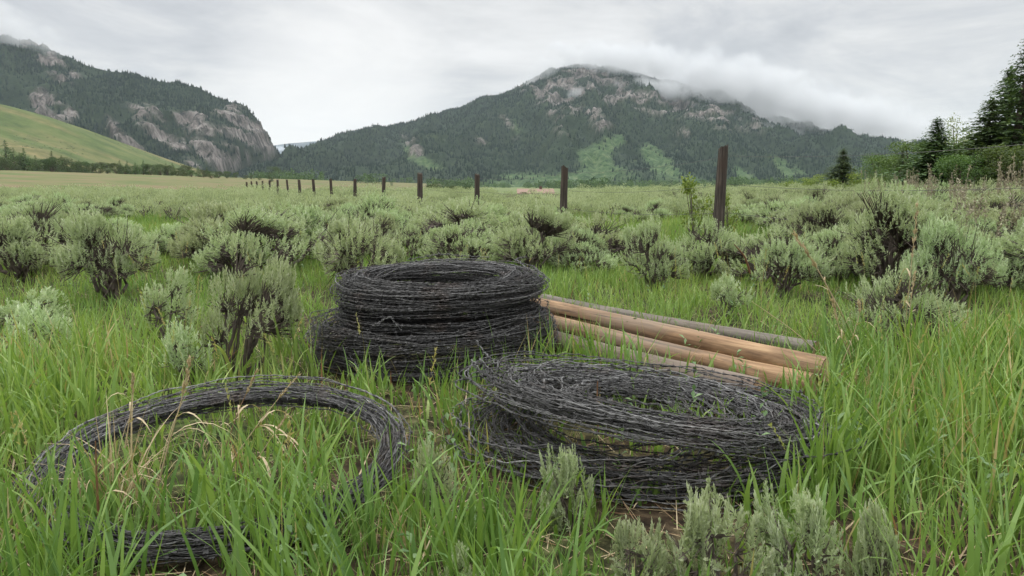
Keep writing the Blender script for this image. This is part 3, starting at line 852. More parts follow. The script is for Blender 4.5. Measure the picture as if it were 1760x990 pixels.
# ------------------------------------------------------------------ sagebrush
def sage_meshes(H, W, shoots, lps, leaf, low=.45, K=13, stalks=0, mats=None, plume=.07, twig=True, wf=.28):
    fol, stem = Geo(), Geo()
    az = np.arange(K) * 2.4 + rng.random(K) * .7; c = np.clip(1 - (np.arange(K) + .5) / K * (1 - .10) + .05 * rng.normal(size=K), .08, 1)
    sn = np.sqrt(1 - np.minimum(c, .999) ** 2)
    k0 = .40 + .55 * rng.random(K); az = az + .5 * rng.normal(size=K)
    cen = np.stack([np.cos(az) * sn * W * .5 * k0, np.sin(az) * sn * W * .5 * k0, H * (low + (1 - low) * c * (.45 + .55 * rng.random(K)))], -1)
    cen[:, :2] += rng.normal(size=2) * .10 * W
    root = np.zeros(3)
    knot = cen * np.array([.62, .62, .72]) + rng.normal(size=(K, 3)) * .03 * W
    t = np.linspace(0, 1, 7)[None, :, None]
    mid = knot * np.array([.72, .72, .40]) + rng.normal(size=(K, 3)) * .05 * W
    mid[:, 2] = np.maximum(mid[:, 2], .05 * H)
    P = root * (1 - t) ** 2 + 2 * mid[:, None] * t * (1 - t) + knot[:, None] * t ** 2 + rng.normal(size=(K, 7, 3)) * .018 * W * (t * (1 - t) * 4)
    P[:, 0] = rng.normal(size=(K, 3)) * .02 * W + knot * .22; P[:, 0, 2] = -.03
    V, F = tubes(P, np.linspace(.0125, .0055, 7)[None] * (.7 + .7 * rng.random((K, 1))) * (W / .6) ** .7, 6); stem.add(V, F)
    kk = rng.choice(K, shoots, p=(lambda q: q / q.sum())(.25 + rng.random(K) ** 1.5))
    sp = np.array([W * .135, W * .135, H * .11])
    out0 = norm(cen - np.array([0, 0, H * .25]))
    d = rand_dirs(shoots); d = np.where((d * out0[kk]).sum(1, keepdims=True) < -.1, -d, d)
    tip = cen[kk] + d * sp * (.55 + .45 * rng.random((shoots, 1))) * 1.35
    tip[:, 2] = np.maximum(tip[:, 2], .10 * H)
    sd = norm(out0[kk] * .55 + np.array([0, 0, .75]) + rng.normal(size=(shoots, 3)) * .28)
    ls = plume * (.6 + .7 * rng.random((shoots, 1)))
    base = tip - sd * ls
    if twig:
        t3 = np.linspace(0, 1, 4)[None, :, None]
        kn = knot[kk]
        m2 = kn + (base - kn) * .5 + rng.normal(size=(shoots, 3)) * .02 * W; m2[:, 2] -= .02 * H
        Pt = kn[:, None] * (1 - t3) ** 2 + 2 * m2[:, None] * t3 * (1 - t3) + base[:, None] * t3 ** 2
        V, F = tubes(Pt, np.linspace(.0042, .0016, 4)[None] * (W / .6) ** .5, 3); stem.add(V, F)
    nd = int(shoots * .10)                                  # bare dead twigs
    bd = knot[rng.integers(0, K, nd)]; td = bd + norm(bd * [1., 1, .6] + rng.normal(size=(nd, 3)) * .12 * W) * W * (.14 + .18 * rng.random((nd, 1)))
    td[:, 2] = np.maximum(td[:, 2], .05 * H); tt = np.linspace(0, 1, 4)[None, :, None]
    V, F = tubes(bd[:, None] * (1 - tt) + td[:, None] * tt + rng.normal(size=(nd, 4, 3)) * .008 * W, np.linspace(.0036, .0012, 4), 3); stem.add(V, F)
    tau = (np.arange(lps) + .5) / lps
    n = shoots * lps
    tau = np.tile(tau, shoots) + rng.normal(size=n) * .04; si = np.repeat(np.arange(shoots), lps)
    C = base[si] + sd[si] * ls[si] * tau[:, None]
    e = rand_dirs(n); rad = norm(e - (e * sd[si]).sum(1, keepdims=True) * sd[si])
    D = norm(sd[si] * (.45 + .75 * tau[:, None]) + rad * (.95 - .55 * tau[:, None]))
    S = norm(np.cross(D, sd[si]) + rng.normal(size=(n, 3)) * .35)
    ll = leaf * (.65 + .6 * rng.random(n)) * (1.15 - .35 * tau)
    st = rng.random(shoots)
    fol.add(*leaf_quads(C, D, S, ll, ll * wf, np.clip(.33 + .40 * st[si] + .25 * tau + .12 * rng.normal(size=n), 0, 1)))
    out = [fol.mesh('foliage', mats or SAGE), stem.mesh('stem', BARK)]
    if stalks:
        gs = Geo()
        b = cen[rng.integers(0, K, stalks)] + rng.normal(size=(stalks, 3)) * .06 * W
        hh = H * (.45 + .55 * rng.random((stalks, 1)))
        t5 = np.linspace(0, 1, 5)[None, :, None]
        tp = b + np.concatenate([rng.normal(size=(stalks, 2)) * .06 * W, hh], 1)
        Ps = b[:, None] * (1 - t5) + tp[:, None] * t5 + rng.normal(size=(stalks, 5, 3)) * .006
        V, F = tubes(Ps, np.linspace(.004, .0015, 5), 3); gs.add(V, F, .4)
        m = stalks * 26; i = rng.integers(0, stalks, m); f = .35 + .65 * rng.random((m, 1))
        Cs = b[i] * (1 - f) + tp[i] * f; Ds = norm(rand_dirs(m) * .8 + [0, 0, .8])
        gs.add(*leaf_quads(Cs, Ds, norm(np.cross(Ds, rand_dirs(m))), .035, .012, rng.random(m)))
        out.append(gs.mesh('seed_stalk', SEED))
    return out


SV = {}
SV['airy'] = [sage_meshes(.46, .70, 400, 26, .020, .44, 13), sage_meshes(.46, .66, 360, 26, .020, .40, 14)]
SV['dense'] = [sage_meshes(.50, .72, 460, 26, .020, .30, 16), sage_meshes(.50, .66, 430, 26, .020, .34, 14), sage_meshes(.48, .80, 480, 24, .020, .28, 18)]
SV['big'] = [sage_meshes(.75, 1.05, 800, 24, .022, .32, 22), sage_meshes(.72, .95, 720, 24, .022, .36, 20)]
SV['small'] = [sage_meshes(.26, .28, 90, 26, .018, .30, 6), sage_meshes(.24, .34, 100, 26, .018, .28, 7)]
SV['stalk'] = [sage_meshes(.62, .80, 520, 22, .020, .30, 16, 34), sage_meshes(.60, .85, 480, 22, .020, .32, 16, 46)]
SV['front'] = [sage_meshes(.27, .34, 125, 40, .021, .18, 11, plume=.085, wf=.32), sage_meshes(.25, .30, 110, 40, .021, .2, 10, plume=.085, wf=.32)]
def extent(me):
    c = np.empty(len(me.vertices) * 3, np.float32); me.vertices.foreach_get('co', c); c = c.reshape(-1, 3)
    return float(np.percentile(c[:, 2], 99)), float(np.percentile(np.hypot(c[:, 0], c[:, 1]), 97) * 2)


SIZE = {'airy': (.46, .58), 'dense': (.50, .72), 'big': (.74, 1.0), 'small': (.25, .31), 'stalk': (.62, .82), 'front': (.26, .32)}
PARTS = ('foliage', 'stem', 'seed_stalk')
occupied = []


def sage_px(kind, px, base, top, width, label, group=None, var=None, zadd=0.0):
    p = on_plane(px, base, 0.0)
    gr = .07 if kind != 'front' else 0.0                  # the grass hides the lowest part of the stems
    for _ in range(4): p = on_plane(px, base, gz(p[0], p[1]) + gr)
    p[2] -= gr
    Y = p[1]; dep = project(*p)[2]
    h = at_depth(px, top, Y)[2] - p[2]; w = width / FPX * dep
    if kind == 'stalk': h *= .60
    if kind not in ('front', 'stalk'): h *= 1.10; w *= 1.22
    v = SV[kind][rng.integers(0, len(SV[kind])) if var is None else var]
    H0, W0 = extent(v[0])
    plant('sagebrush', label, 'sagebrush', v, (p[0], Y, p[2]), (w / W0, w / W0, h / H0), rng.random() * 6.28, group, PARTS)
    occupied.append((p[0], Y, w * .5))


U = [('airy', 395, 622, 440, 190, 'sagebrush with bare dark forked stems and pale crown, behind the lower left wire coil'),
     ('dense', 198, 500, 378, 150, 'dark stemmed sagebrush in the grass, second from the left edge'),
     ('dense', 35, 468, 383, 130, 'sagebrush with twiggy brown base cut by the left edge'),
     ('dense', 400, 445, 358, 145, 'rounded pale sagebrush above the forked one, right of the dark stemmed one'),
     ('dense', 605, 485, 388, 155, 'sagebrush right behind the left side of the wire stack'),
     ('small', 60, 605, 535, 110, 'small low sagebrush at the left edge, in tall grass'),
     ('small', 285, 560, 475, 90, 'small sagebrush touching the left of the forked one'),
     ('small', 315, 640, 565, 75, 'pale tipped sagebrush sprig at the foot of the forked one'),
     ('small', 45, 560, 508, 110, 'low dull green sagebrush tuft at the left edge'),
     ('dense', 1130, 480, 388, 105, 'sagebrush with brown dead lower twigs behind the wooden poles'),
     ('dense', 1205, 465, 385, 120, 'pale green sagebrush right of the brown based one'),
     ('airy', 1345, 492, 418, 115, 'sagebrush with dark slanting stems in the grass, behind the poles'),
     ('small', 1250, 523, 478, 60, 'tiny sagebrush in the grass just above the poles'),
     ('dense', 1555, 582, 470, 165, 'broad pale sagebrush behind the upright straw stalk at right'),
     ('dense', 1640, 515, 392, 140, 'tall rounded sagebrush with reddish stem, behind the broad pale one at right'),
     ('dense', 1725, 485, 418, 120, 'pale sagebrush cut by the right edge, beside the tall rounded one'),
     ('big', 1705, 425, 338, 180, 'big sagebrush with dark hollow underside near the right edge'),
     ('big', 1430, 442, 352, 140, 'spreading sagebrush with shaded lower side, right of the nearest post'),
     ('dense', 800, 455, 392, 120, 'sagebrush right behind the top of the wire stack'),
     ('front', 1235, 1035, 862, 230, 'pale leafy sagebrush in the foreground, left half of the lower right clump'),
     ('front', 1395, 1020, 846, 190, 'sagebrush with pale curled tips in the foreground, right half of the lower right clump'),
     ('front', 1090, 1040, 905, 130, 'small sagebrush at the bottom edge, left of the lower right clump'),
     ('front', 985, 905, 772, 120, 'small sagebrush growing through the grass in front of the loose coils'),
     ('front', 1510, 1030, 880, 100, 'narrow sagebrush at the bottom edge, right of the lower right clump'),
     ('front', 775, 1035, 945, 120, 'low grey sagebrush tuft at the bottom edge, near the middle'),
     ('small', 742, 835, 772, 70, 'little pale sagebrush sprig in the grass below the stack'),
     ('airy', 510, 425, 365, 105, 'dark sagebrush above the open green grass left of the stack'),
     ('stalk', 1690, 372, 318, 170, 'sagebrush with tall tan seed stalks in front of the right conifers'),
     ('stalk', 1610, 365, 325, 130, 'tan stalked sagebrush at the foot of the lone spruce')]
for a in U: sage_px(*a)

# yellow-green young willow beside the nearest post
YW = mk(broadleaf_meshes(1.0, .55, 620, .05, .1, 9), (YELLOWLEAF, BARK), ('foliage', 'stem'))
for px, py, Y, w, lb in ((1196, 298, 8.6, .95, 'yellow-green young willow just left of the nearest fence post'), (1255, 328, 8.8, .7, 'small yellow-green willow sprout just right of the nearest fence post')):
    p = at_depth(px, py, Y); z0 = gz(p[0], Y); s = p[2] - z0
    plant('young_willow', lb, 'bush', YW, (p[0], Y, z0), (s * w, s * w, s), 1.0, None, ('foliage', 'stem'))

# scattered sagebrush: the nearest ones as objects, the rest of the field as one mass
def blocked(x, y, r):
    for ox, oy, orr in occupied:
        if (x - ox) ** 2 + (y - oy) ** 2 < (orr * .72 + r * .62) ** 2: return True
    return False


def open_lane(x, y):
    px, py, _ = project(x, y, 0)
    if y > 13 and 862 < px < 962 and rng.random() < .9: return True      # sight line to the ranch building
    if y < 4.2: return True
    if -1.75 < x < -.55 and y < 6.6 and y > 2: return True          # green lane left of the stack
    if -.9 < x < 0.0 and 7.0 < y < 8.6: return True
    if y < 4.9 and x < 1.2: return True
    if fbm(np.array([x * .35]), np.array([y * .30 + 3]), 3)[0] < (.04 if y < 8 else -.06 if y < 14 else -.25): return True
    return False


GRP = {'L': 'mid-field sagebrush left of the fence', 'R': 'mid-field sagebrush right of the nearest post', 'C': 'mid-field sagebrush behind the wire stack', 'F': 'sagebrush along the far fence'}
LAB = {'L': 'one of many grey-green sagebrush shrubs in the field left of the wire stack', 'R': 'one of many grey-green sagebrush shrubs in the field right of the nearest fence post',
       'C': 'one of many grey-green sagebrush shrubs in the field behind the wire stack and poles', 'F': 'one of many distant small sagebrush shrubs near the receding far fence posts'}
cand = []
tries = 0
while tries < 14000:
    tries += 1
    y = 4.2 + 20 * rng.random() ** 1.0
    x = (rng.random() * 2 - 1) * (.80 * y + .4)
    r = .17 + .24 * rng.random() ** 1.2
    if open_lane(x, y) or blocked(x, y, r): continue
    occupied.append((x, y, r)); cand.append((x, y, r))
cand.sort(key=lambda c: c[1])
indiv, rest = cand[:270], cand[270:]
for x, y, r in indiv:
    px, py, _ = project(x, y, 0)
    kind = rng.choice(['dense', 'dense', 'airy', 'big', 'stalk' if px > 1480 else 'dense'] if px > 1100 else ['dense', 'dense', 'dense', 'airy', 'big'])
    H0, W0 = SIZE[kind]
    w = 2 * r * 1.15; h = w * (.52 + .28 * rng.random()) * (1.12 if px > 1300 else 1)
    if 850 < px < 975 and y > 8: h = min(h, .36)
    g_ = 'F' if y > 15 and px < 900 else 'L' if px < 560 else 'R' if px > 1240 else 'C'
    v = SV[kind][rng.integers(0, len(SV[kind]))]
    plant('sagebrush', LAB[g_], 'sagebrush', v, (x, y, gz(x, y)), (w / W0, w / W0, h / H0), rng.random() * 6.28, GRP[g_], PARTS)


def far_sage():
    g = Geo()
    pts = list(rest)
    # beyond: random, no test for overlap
    n = 5400
    y = 18 + 120 * rng.random(n) ** 1.35; x = (rng.random(n) * 2 - 1) * 1.0 * y
    keep = (fbm(x * .12, y * .08, 3) > -.30) & ~((x / y > -.02) & (x / y < .075) & (rng.random(n) < .95)) & ~((y > 92) & (x < -45)) & (y > 21)
    pts = np.array(pts + [(a, b, .24 + .30 * c) for a, b, c in zip(x[keep], y[keep], rng.random(keep.sum()))])
    for lo, hi, q, lf in ((0, 32, 330, .055), (32, 60, 130, .085), (60, 200, 56, .14)):
        s = pts[(pts[:, 1] >= lo) & (pts[:, 1] < hi)]
        if not len(s): continue
        m = len(s)
        d = rand_dirs(m * q); d[:, 2] = np.abs(d[:, 2])
        lump = 1 + .25 * np.sin(np.arctan2(d[:, 1], d[:, 0]) * 5 + np.repeat(rng.random(m) * 6.28, q)) * (1 - d[:, 2])
        rad = (.62 + .38 * rng.random(m * q) ** .6) * lump
        W = np.repeat(s[:, 2], q); Hh = np.repeat(s[:, 2] * (1.05 + .60 * rng.random(m)), q)
        z0 = np.repeat(ground_z(s[:, 0], s[:, 1]), q)
        C = np.stack([np.repeat(s[:, 0], q) + d[:, 0] * rad * W, np.repeat(s[:, 1], q) + d[:, 1] * rad * W, z0 + .16 * Hh + d[:, 2] * rad * Hh * .84], -1)
        D = norm(d * .6 + [0, 0, .8] + rng.normal(size=(m * q, 3)) * .35); S = norm(np.cross(D, rand_dirs(m * q)))
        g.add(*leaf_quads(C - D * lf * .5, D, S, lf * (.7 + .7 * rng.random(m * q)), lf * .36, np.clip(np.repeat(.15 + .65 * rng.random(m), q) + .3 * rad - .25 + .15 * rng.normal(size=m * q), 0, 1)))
        k = 9 if lo < 60 else 0
        if k:
            az = rng.random(m * k) * 6.28; b0 = np.repeat(np.stack([s[:, 0], s[:, 1], ground_z(s[:, 0], s[:, 1])], -1), k, 0)
            e = b0 + np.stack([np.cos(az), np.sin(az), np.ones(m * k)], -1) * np.repeat(s[:, 2], k)[:, None] * np.array([.55, .55, .75])
            V, F = tubes(np.stack([b0, (b0 + e) / 2 + [0, 0, -.05], e], 1), np.array([[.018, .014, .008]]), 3)
            gst.add(V, F, .5)
    return g


gst = Geo()
g = far_sage()
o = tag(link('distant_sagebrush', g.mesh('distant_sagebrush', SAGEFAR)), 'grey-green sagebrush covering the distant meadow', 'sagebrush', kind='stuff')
so = link('stem', gst.mesh('stem', BARK), o); so['kind'] = 'stuff'


# ------------------------------------------------------------------ grass
def blades(x, y, L, w, phi0, az, curl, tint, seg):
    n = len(x)
    t = np.linspace(0, 1, seg + 1)
    phi = phi0[:, None] + curl[:, None] * t[None] ** 1.6
    dz = np.cos(phi); dr = np.sin(phi)
    st = L[:, None] / seg
    zc = np.concatenate([np.zeros((n, 1)), np.cumsum((dz[:, 1:] + dz[:, :-1]) / 2, 1)], 1) * st
    rc = np.concatenate([np.zeros((n, 1)), np.cumsum((dr[:, 1:] + dr[:, :-1]) / 2, 1)], 1) * st
    z0 = ground_z(x, y) - .01
    P = np.stack([x[:, None] + rc * np.cos(az)[:, None], y[:, None] + rc * np.sin(az)[:, None], np.maximum(z0[:, None] + zc, z0[:, None] + .004)], -1)
    wa = az + math.pi / 2 + rng.normal(size=n) * .5
    tw = rng.normal(size=n) * .7
    sx = np.stack([np.cos(wa[:, None] + tw[:, None] * t), np.sin(wa[:, None] + tw[:, None] * t), np.zeros((n, seg + 1))], -1)
    wt = w[:, None] * (np.minimum(.55 + 1.2 * t, 1) * (1 - t ** 2.2) + .02)[None]
    V = np.stack([P - sx * wt[..., None] * .5, P + sx * wt[..., None] * .5], 2).reshape(-1, 3)
    b = (np.arange(n) * 2 * (seg + 1))[:, None] + (np.arange(seg) * 2)[None]
    F = np.stack([b, b + 1, b + 3, b + 2], -1).reshape(-1, 4)
    return V, F, np.repeat(tint, 2 * (seg + 1))


COILS = [(-.318, 2.86, .54, .0, .3), (.38, 1.87, .47, .55, .42), (-.675, 1.545, .41, 1.0, 1.0)]


def grass_field(g, y0, y1, dens, Lr, wr, seg, tuft=7, dry=.05, halfw=.95):
    area = halfw * (y1 ** 2 - y0 ** 2) + 1.8 * (y1 - y0)
    nt_ = int(area * dens / tuft)
    yy = np.sqrt(y0 ** 2 + (y1 ** 2 - y0 ** 2) * rng.random(nt_)); xx = (rng.random(nt_) * 2 - 1) * (halfw * yy + .9)
    den = .5 + 1.1 * fbm(xx * 1.1 + 9, yy * 1.1, 3)
    hm = 1 + .55 * fbm(xx * .7, yy * .7 + 21, 3)
    hgt = np.ones(nt_)
    for cx, cy, cr, dn, hh in COILS:
        d = np.hypot(xx - cx, yy - cy)
        ins = d < cr
        den = np.where(ins, den * dn, den); hgt = np.where(ins, hh, hgt)
    # bare corner in front of the left coil where its front wires show, and trodden grass before the coils
    px, py, _ = project(xx, yy, np.zeros(nt_))
    gap = (xx / yy > -.575) & (xx / yy < -.425) & (yy < 1.19) & (yy > .5)
    den = np.where(gap, den * .03, den); hgt = np.where(gap, .25, hgt)
    gap2 = (xx / yy > -.62) & (xx / yy < -.39) & (yy < .95); hgt = np.where(gap2, hgt * .7, hgt)
    gap3 = (((xx / yy < -.60) & (xx > -1.15)) | ((xx / yy > -.41) & (xx < -.22))) & (yy > .9) & (yy < 1.42); hgt = np.where(gap3, hgt * 1.15, hgt); den = np.where(gap3, np.maximum(den, .8), den)
    tro = (xx > .05) & (xx < .80) & (yy > 1.12) & (yy < 1.45); hgt = np.where(tro, hgt * .72, hgt); den = np.where(tro, den * .75, den)
    tro = (xx > -.45) & (xx < .1) & (yy > 1.3) & (yy < 2.4); hgt = np.where(tro, hgt * .7, hgt); den = np.where(yy > 1.3, np.maximum(den, .35 * (np.hypot(xx + .318, yy - 2.86) > .54)), den)
    tro = (xx > -1.15) & (xx < -.3) & (yy > 1.50) & (yy < 2.4); hgt = np.where(tro, hgt * .72, hgt)
    dl = np.hypot(xx + .675, (yy - 1.545) / .92); tro = (dl > .30) & (dl < .60) & (yy > 1.36); hgt = np.where(tro, hgt * .62, hgt)
    tro = (xx > .10) & (xx < .62) & (yy > .55) & (yy < 1.2); hgt = np.where(tro, hgt * .55, hgt); den = np.where(tro, den * .5, den)
    # poles press the grass down
    for (ax, ay), (bx, by) in (((.0, 3.55), (1.05, 2.26)), ((.05, 3.2), (.85, 2.15))):
        ex, ey = bx - ax, by - ay; t = np.clip(((xx - ax) * ex + (yy - ay) * ey) / (ex * ex + ey * ey), 0, 1)
        dd = np.hypot(xx - ax - t * ex, yy - ay - t * ey); hgt = np.where(dd < .15, hgt * .62, hgt); den = np.where(dd < .07, 0, den)
    near = yy < 1.0; hgt = np.where(near, hgt * .85, hgt)
    k = rng.random(nt_) < np.clip(den, .12 * (den > 0), 1)
    xx, yy, hm, hgt = xx[k], yy[k], hm[k], hgt[k]
    m = len(xx); i = np.repeat(np.arange(m), tuft); n = len(i)
    sp = .028 if y1 < 4 else .05
    x = xx[i] + rng.normal(size=n) * sp; y = yy[i] + rng.normal(size=n) * sp
    taz = rng.random(m) * 6.28; az = taz[i] + rng.normal(size=n) * 1.3
    L = (Lr[0] + (Lr[1] - Lr[0]) * rng.random(n)) * np.clip(hm[i], .45, 1.6) * hgt[i]
    w = (wr[0] + (wr[1] - wr[0]) * rng.random(n) ** 1.8)
    phi0 = np.abs(rng.normal(size=n)) * .22 + .03; curl = np.abs(rng.normal(size=n)) * np.where(rng.random(n) < .18, 1.7, .65)
    base = np.clip(.36 + .26 * fbm(xx * .8 + 50, yy * .8, 3) + .10 * rng.normal(size=m), .02, .74)[i]
    tint = np.clip(base + .09 * rng.normal(size=n), 0, .74)
    dr = rng.random(n) < dry * np.clip(1 + 2.5 * fbm(x * 1.6 + 77, y * 1.6, 2), .1, 3)
    tint = np.where(dr, .78 + .22 * rng.random(n) ** 1.5, tint); w = np.where(dr, w * .55, w)
    g.add(*blades(x, y, L, w, phi0, az, curl, tint, seg))


gg = Geo()
grass_field(gg, .55, 2.6, 3400, (.10, .32), (.0032, .0150), 6, 6, .09)
grass_field(gg, .55, 3.2, 2600, (.04, .14), (.0025, .0050), 3, 9, .18)
grass_field(gg, 2.6, 6.5, 2500, (.05, .165), (.0035, .008), 4, 8, .05)
grass_field(gg, 6.5, 13, 900, (.08, .26), (.006, .012), 3, 10, .05)
grass_field(gg, 13, 34, 110, (.08, .24), (.012, .024), 3, 12, .08)
n = 190
y = 1.2 + 7 * rng.random(n) ** 1.3; x = (rng.random(n) * 2 - 1) * (.8 * y + .3); k = (np.hypot(x + .318, y - 2.86) > .6) & (np.hypot(x - .4, y - 1.87) > .5); x, y = x[k], y[k]; n = len(x)
L_ = .22 + .2 * rng.random(n); p0 = .16 * np.abs(rng.normal(size=n)); a0 = rng.random(n) * 6.28
gg.add(*blades(x, y, L_, np.full(n, .0018), p0, a0, np.full(n, .25), .78 + .1 * rng.random(n), 4))
ph = p0 + .18; tipp = np.stack([x + np.cos(a0) * np.sin(ph) * L_, y + np.sin(a0) * np.sin(ph) * L_, ground_z(x, y) + np.cos(ph) * L_], -1)
C_ = np.repeat(tipp, 22, 0); f_ = rng.random(len(C_)); up_ = np.repeat(np.stack([np.cos(a0) * np.sin(ph), np.sin(a0) * np.sin(ph), np.cos(ph)], -1), 22, 0)
C_ = C_ - up_ * (f_ * .07)[:, None]; D_ = norm(up_ + rng.normal(size=C_.shape) * .28)
gg.add(*leaf_quads(C_, D_, norm(np.cross(D_, rng.normal(size=C_.shape))), .011, .0028, np.repeat(.76 + .08 * rng.random(n), 22)))
tag(link('meadow_grass', gg.mesh('meadow_grass', GRASS)), 'lush green grass of the meadow', 'grass', kind='stuff')

# flattened dry litter between the tufts
n = 8000
y = .6 + 6 * rng.random(n) ** 1.4; x = (rng.random(n) * 2 - 1) * (.8 * y + .4)
lg = Geo()
lg.add(*blades(x, y, .06 + .16 * rng.random(n), .002 + .003 * rng.random(n), 1.15 + .35 * rng.random(n), rng.random(n) * 6.28, .3 * rng.random(n), rng.random(n), 3))
tag(link('dry_grass_litter', lg.mesh('dry_grass_litter', STRAW)), 'dry dead grass lying between the green tufts', 'dry grass', kind='stuff')

# small round-leaved forbs hidden among the grass
n = 420
y = .7 + 5.5 * rng.random(n) ** 1.5; x = (rng.random(n) * 2 - 1) * (.8 * y + .4)
k = fbm(x * 1.3 + 31, y * 1.3, 3) > .05; x, y = x[k], y[k]; n = len(x); q = 7
C = np.repeat(np.stack([x, y, ground_z(x, y) + .03], -1), q, 0); C[:, 2] += rng.random(n * q) * .13
D = rand_dirs(n * q); D[:, 2] = np.abs(D[:, 2]) * .7 + .15; D = norm(D)
fo = Geo(); fo.add(*leaf_quads(C, D, norm(np.cross(D, [0., 0, 1.])), .014 + .018 * rng.random(n * q), .008 + .007 * rng.random(n * q), rng.random(n * q)))
tag(link('low_forbs', fo.mesh('low_forbs', FORB)), 'low leafy weeds among the grass', 'weeds', kind='stuff')


# ------------------------------------------------------------------ single dry stalks that stand out
def stalk(label, pts, depth0, depth1, r=.0028, head=True, tint=.5, name='dry_grass_stalk', leaves=3):
    q = np.array([at_depth(px, py, d) for (px, py), d in zip(pts, np.linspace(depth0, depth1, len(pts)))])
    tq = np.linspace(0, len(q) - 1, 14); m = np.stack([np.interp(tq, np.arange(len(q)), q[:, c]) for c in range(3)], -1)
    for _ in range(2): m[1:-1] = (m[:-2] + 2 * m[1:-1] + m[2:]) / 4
    g = Geo(); o3 = m[0].copy(); m = m - o3
    V, F = tubes(m, np.linspace(r, r * .35, 14), 4); g.add(V, F, tint)
    o = tag(link(name, g.mesh(name, STRAW)), label, 'dry stalk'); o.location = o3
    gh = Geo()
    if head:
        k = 46; f = 1 - .30 * rng.random(k); i = f * 13; a = np.floor(i).astype(int).clip(0, 12); fr = (i - a)[:, None]
        C = m[a] * (1 - fr) + m[a + 1] * fr; T = norm(m[a + 1] - m[a]); D = norm(T + rand_dirs(k) * .35)
        gh.add(*leaf_quads(C, D, norm(np.cross(D, rand_dirs(k))), r * 8, r * 1.8, .2 + .5 * rng.random(k)))
        link('seed_head', gh.mesh('seed_head', STRAW), o)
    for j in range(leaves):
        gl = Geo()
        a = rng.integers(2, 9); az = rng.random() * 6.28
        d0 = norm(m[a + 1] - m[a]); t = np.linspace(0, 1, 6)[:, None]; ln = .10 + .1 * rng.random()
        side = np.array([math.cos(az), math.sin(az), 0])
        path = m[a] + (d0 * .7 + side * .5) * t * ln - np.array([0, 0, 1.]) * t ** 2 * ln * .8
        wv = norm(np.cross(side, [0, 0, 1.])) * (1 - t ** 2) * .0035
        V = np.stack([path - wv, path + wv], 1).reshape(-1, 3); b = np.arange(5) * 2
        gl.add(V, np.stack([b, b + 1, b + 3, b + 2], -1), .4 + .3 * rng.random())
        link('leaf_blade', gl.mesh('leaf_blade', STRAW), o)


stalk('tallest straw stalk standing upright in the grass at right', [(1550, 640), (1556, 560), (1566, 460), (1577, 350)], 2.75, 2.75, .0030)
stalk('shorter straw stalk beside the tallest upright one at right', [(1556, 640), (1562, 545), (1572, 470)], 2.72, 2.74, .0024)
stalk('long straw stalk leaning to the upper left, right of the poles', [(1498, 640), (1450, 545), (1410, 470), (1368, 405)], 2.5, 2.5, .0034)
stalk('straw stalk leaning left in front of the broken pole ends', [(1478, 650), (1445, 575), (1432, 520)], 2.45, 2.45, .0026)
stalk('thin straw stalk bent right over the end of the poles', [(1440, 640), (1462, 590), (1478, 540), (1476, 520)], 2.4, 2.42, .0022)
stalk('thin straw stalk slanting over the bright pole', [(1420, 618), (1360, 565), (1292, 518)], 2.5, 2.5, .0022, False, leaves=0)
stalk('tall straw stalk in the middle of the lower left coil', [(268, 850), (290, 760), (312, 690), (326, 622)], 1.42, 1.42, .0022)
stalk('straw stalk leaning right inside the lower left coil', [(400, 790), (450, 720), (512, 645)], 1.55, 1.55, .0016)
stalk('thin straw stalk leaning right beneath the coil arch', [(432, 805), (465, 755), (492, 715)], 1.5, 1.5, .0014)
stalk('straw stalk with reddish head over the top of the left coil', [(380, 790), (410, 705), (440, 640)], 1.6, 1.6, .0016, True, .9)
stalk('brown upright stalk at the left, in front of the coil arch', [(170, 900), (166, 820), (164, 758)], 1.3, 1.3, .0032, False, 1.0, leaves=1)
stalk('rust brown stalk standing in the hollow of the loose coils', [(1028, 745), (1026, 700), (1027, 655)], 1.75, 1.75, .0040, False, 1.0, leaves=2)
stalk('pale straw stalk reaching up at the far left edge of the coil', [(215, 770), (226, 700), (229, 648)], 1.5, 1.5, .0018)
stalk('pale straw stalk lying low across the right edge', [(1640, 720), (1700, 690), (1765, 655)], 2.2, 2.2, .0024, False, leaves=1)
stalk('dark bare twig curving up behind the poles', [(1290, 470), (1280, 440), (1262, 420)], 4.8, 4.8, .010, False, 1.0, name='bare_twig', leaves=0)


def straw_clump(label, px, py, n, H):
    p = on_plane(px, py, 0.0)
    x = p[0] + rng.normal(size=n) * .035; y = p[1] + rng.normal(size=n) * .03
    g = Geo(); g.add(*blades(x, y, H * (.5 + .6 * rng.random(n)), .002 + .0035 * rng.random(n), .25 * np.abs(rng.normal(size=n)), rng.random(n) * 6.28, 1.2 * np.abs(rng.normal(size=n)), .5 * rng.random(n), 6))
    tag(link('dry_grass_clump', g.mesh('dry_grass_clump', STRAW)), label, 'dry grass')


straw_clump('clump of dry tan straw inside the left side of the lower left coil', 205, 870, 60, .28)
straw_clump('clump of dry straw in the grass right of the poles', 1475, 700, 50, .22)
straw_clump('dry tan straw tuft near the bottom edge, left of the middle', 690, 960, 30, .16)
straw_clump('dry brown tuft at the bottom left corner', 30, 960, 34, .18)

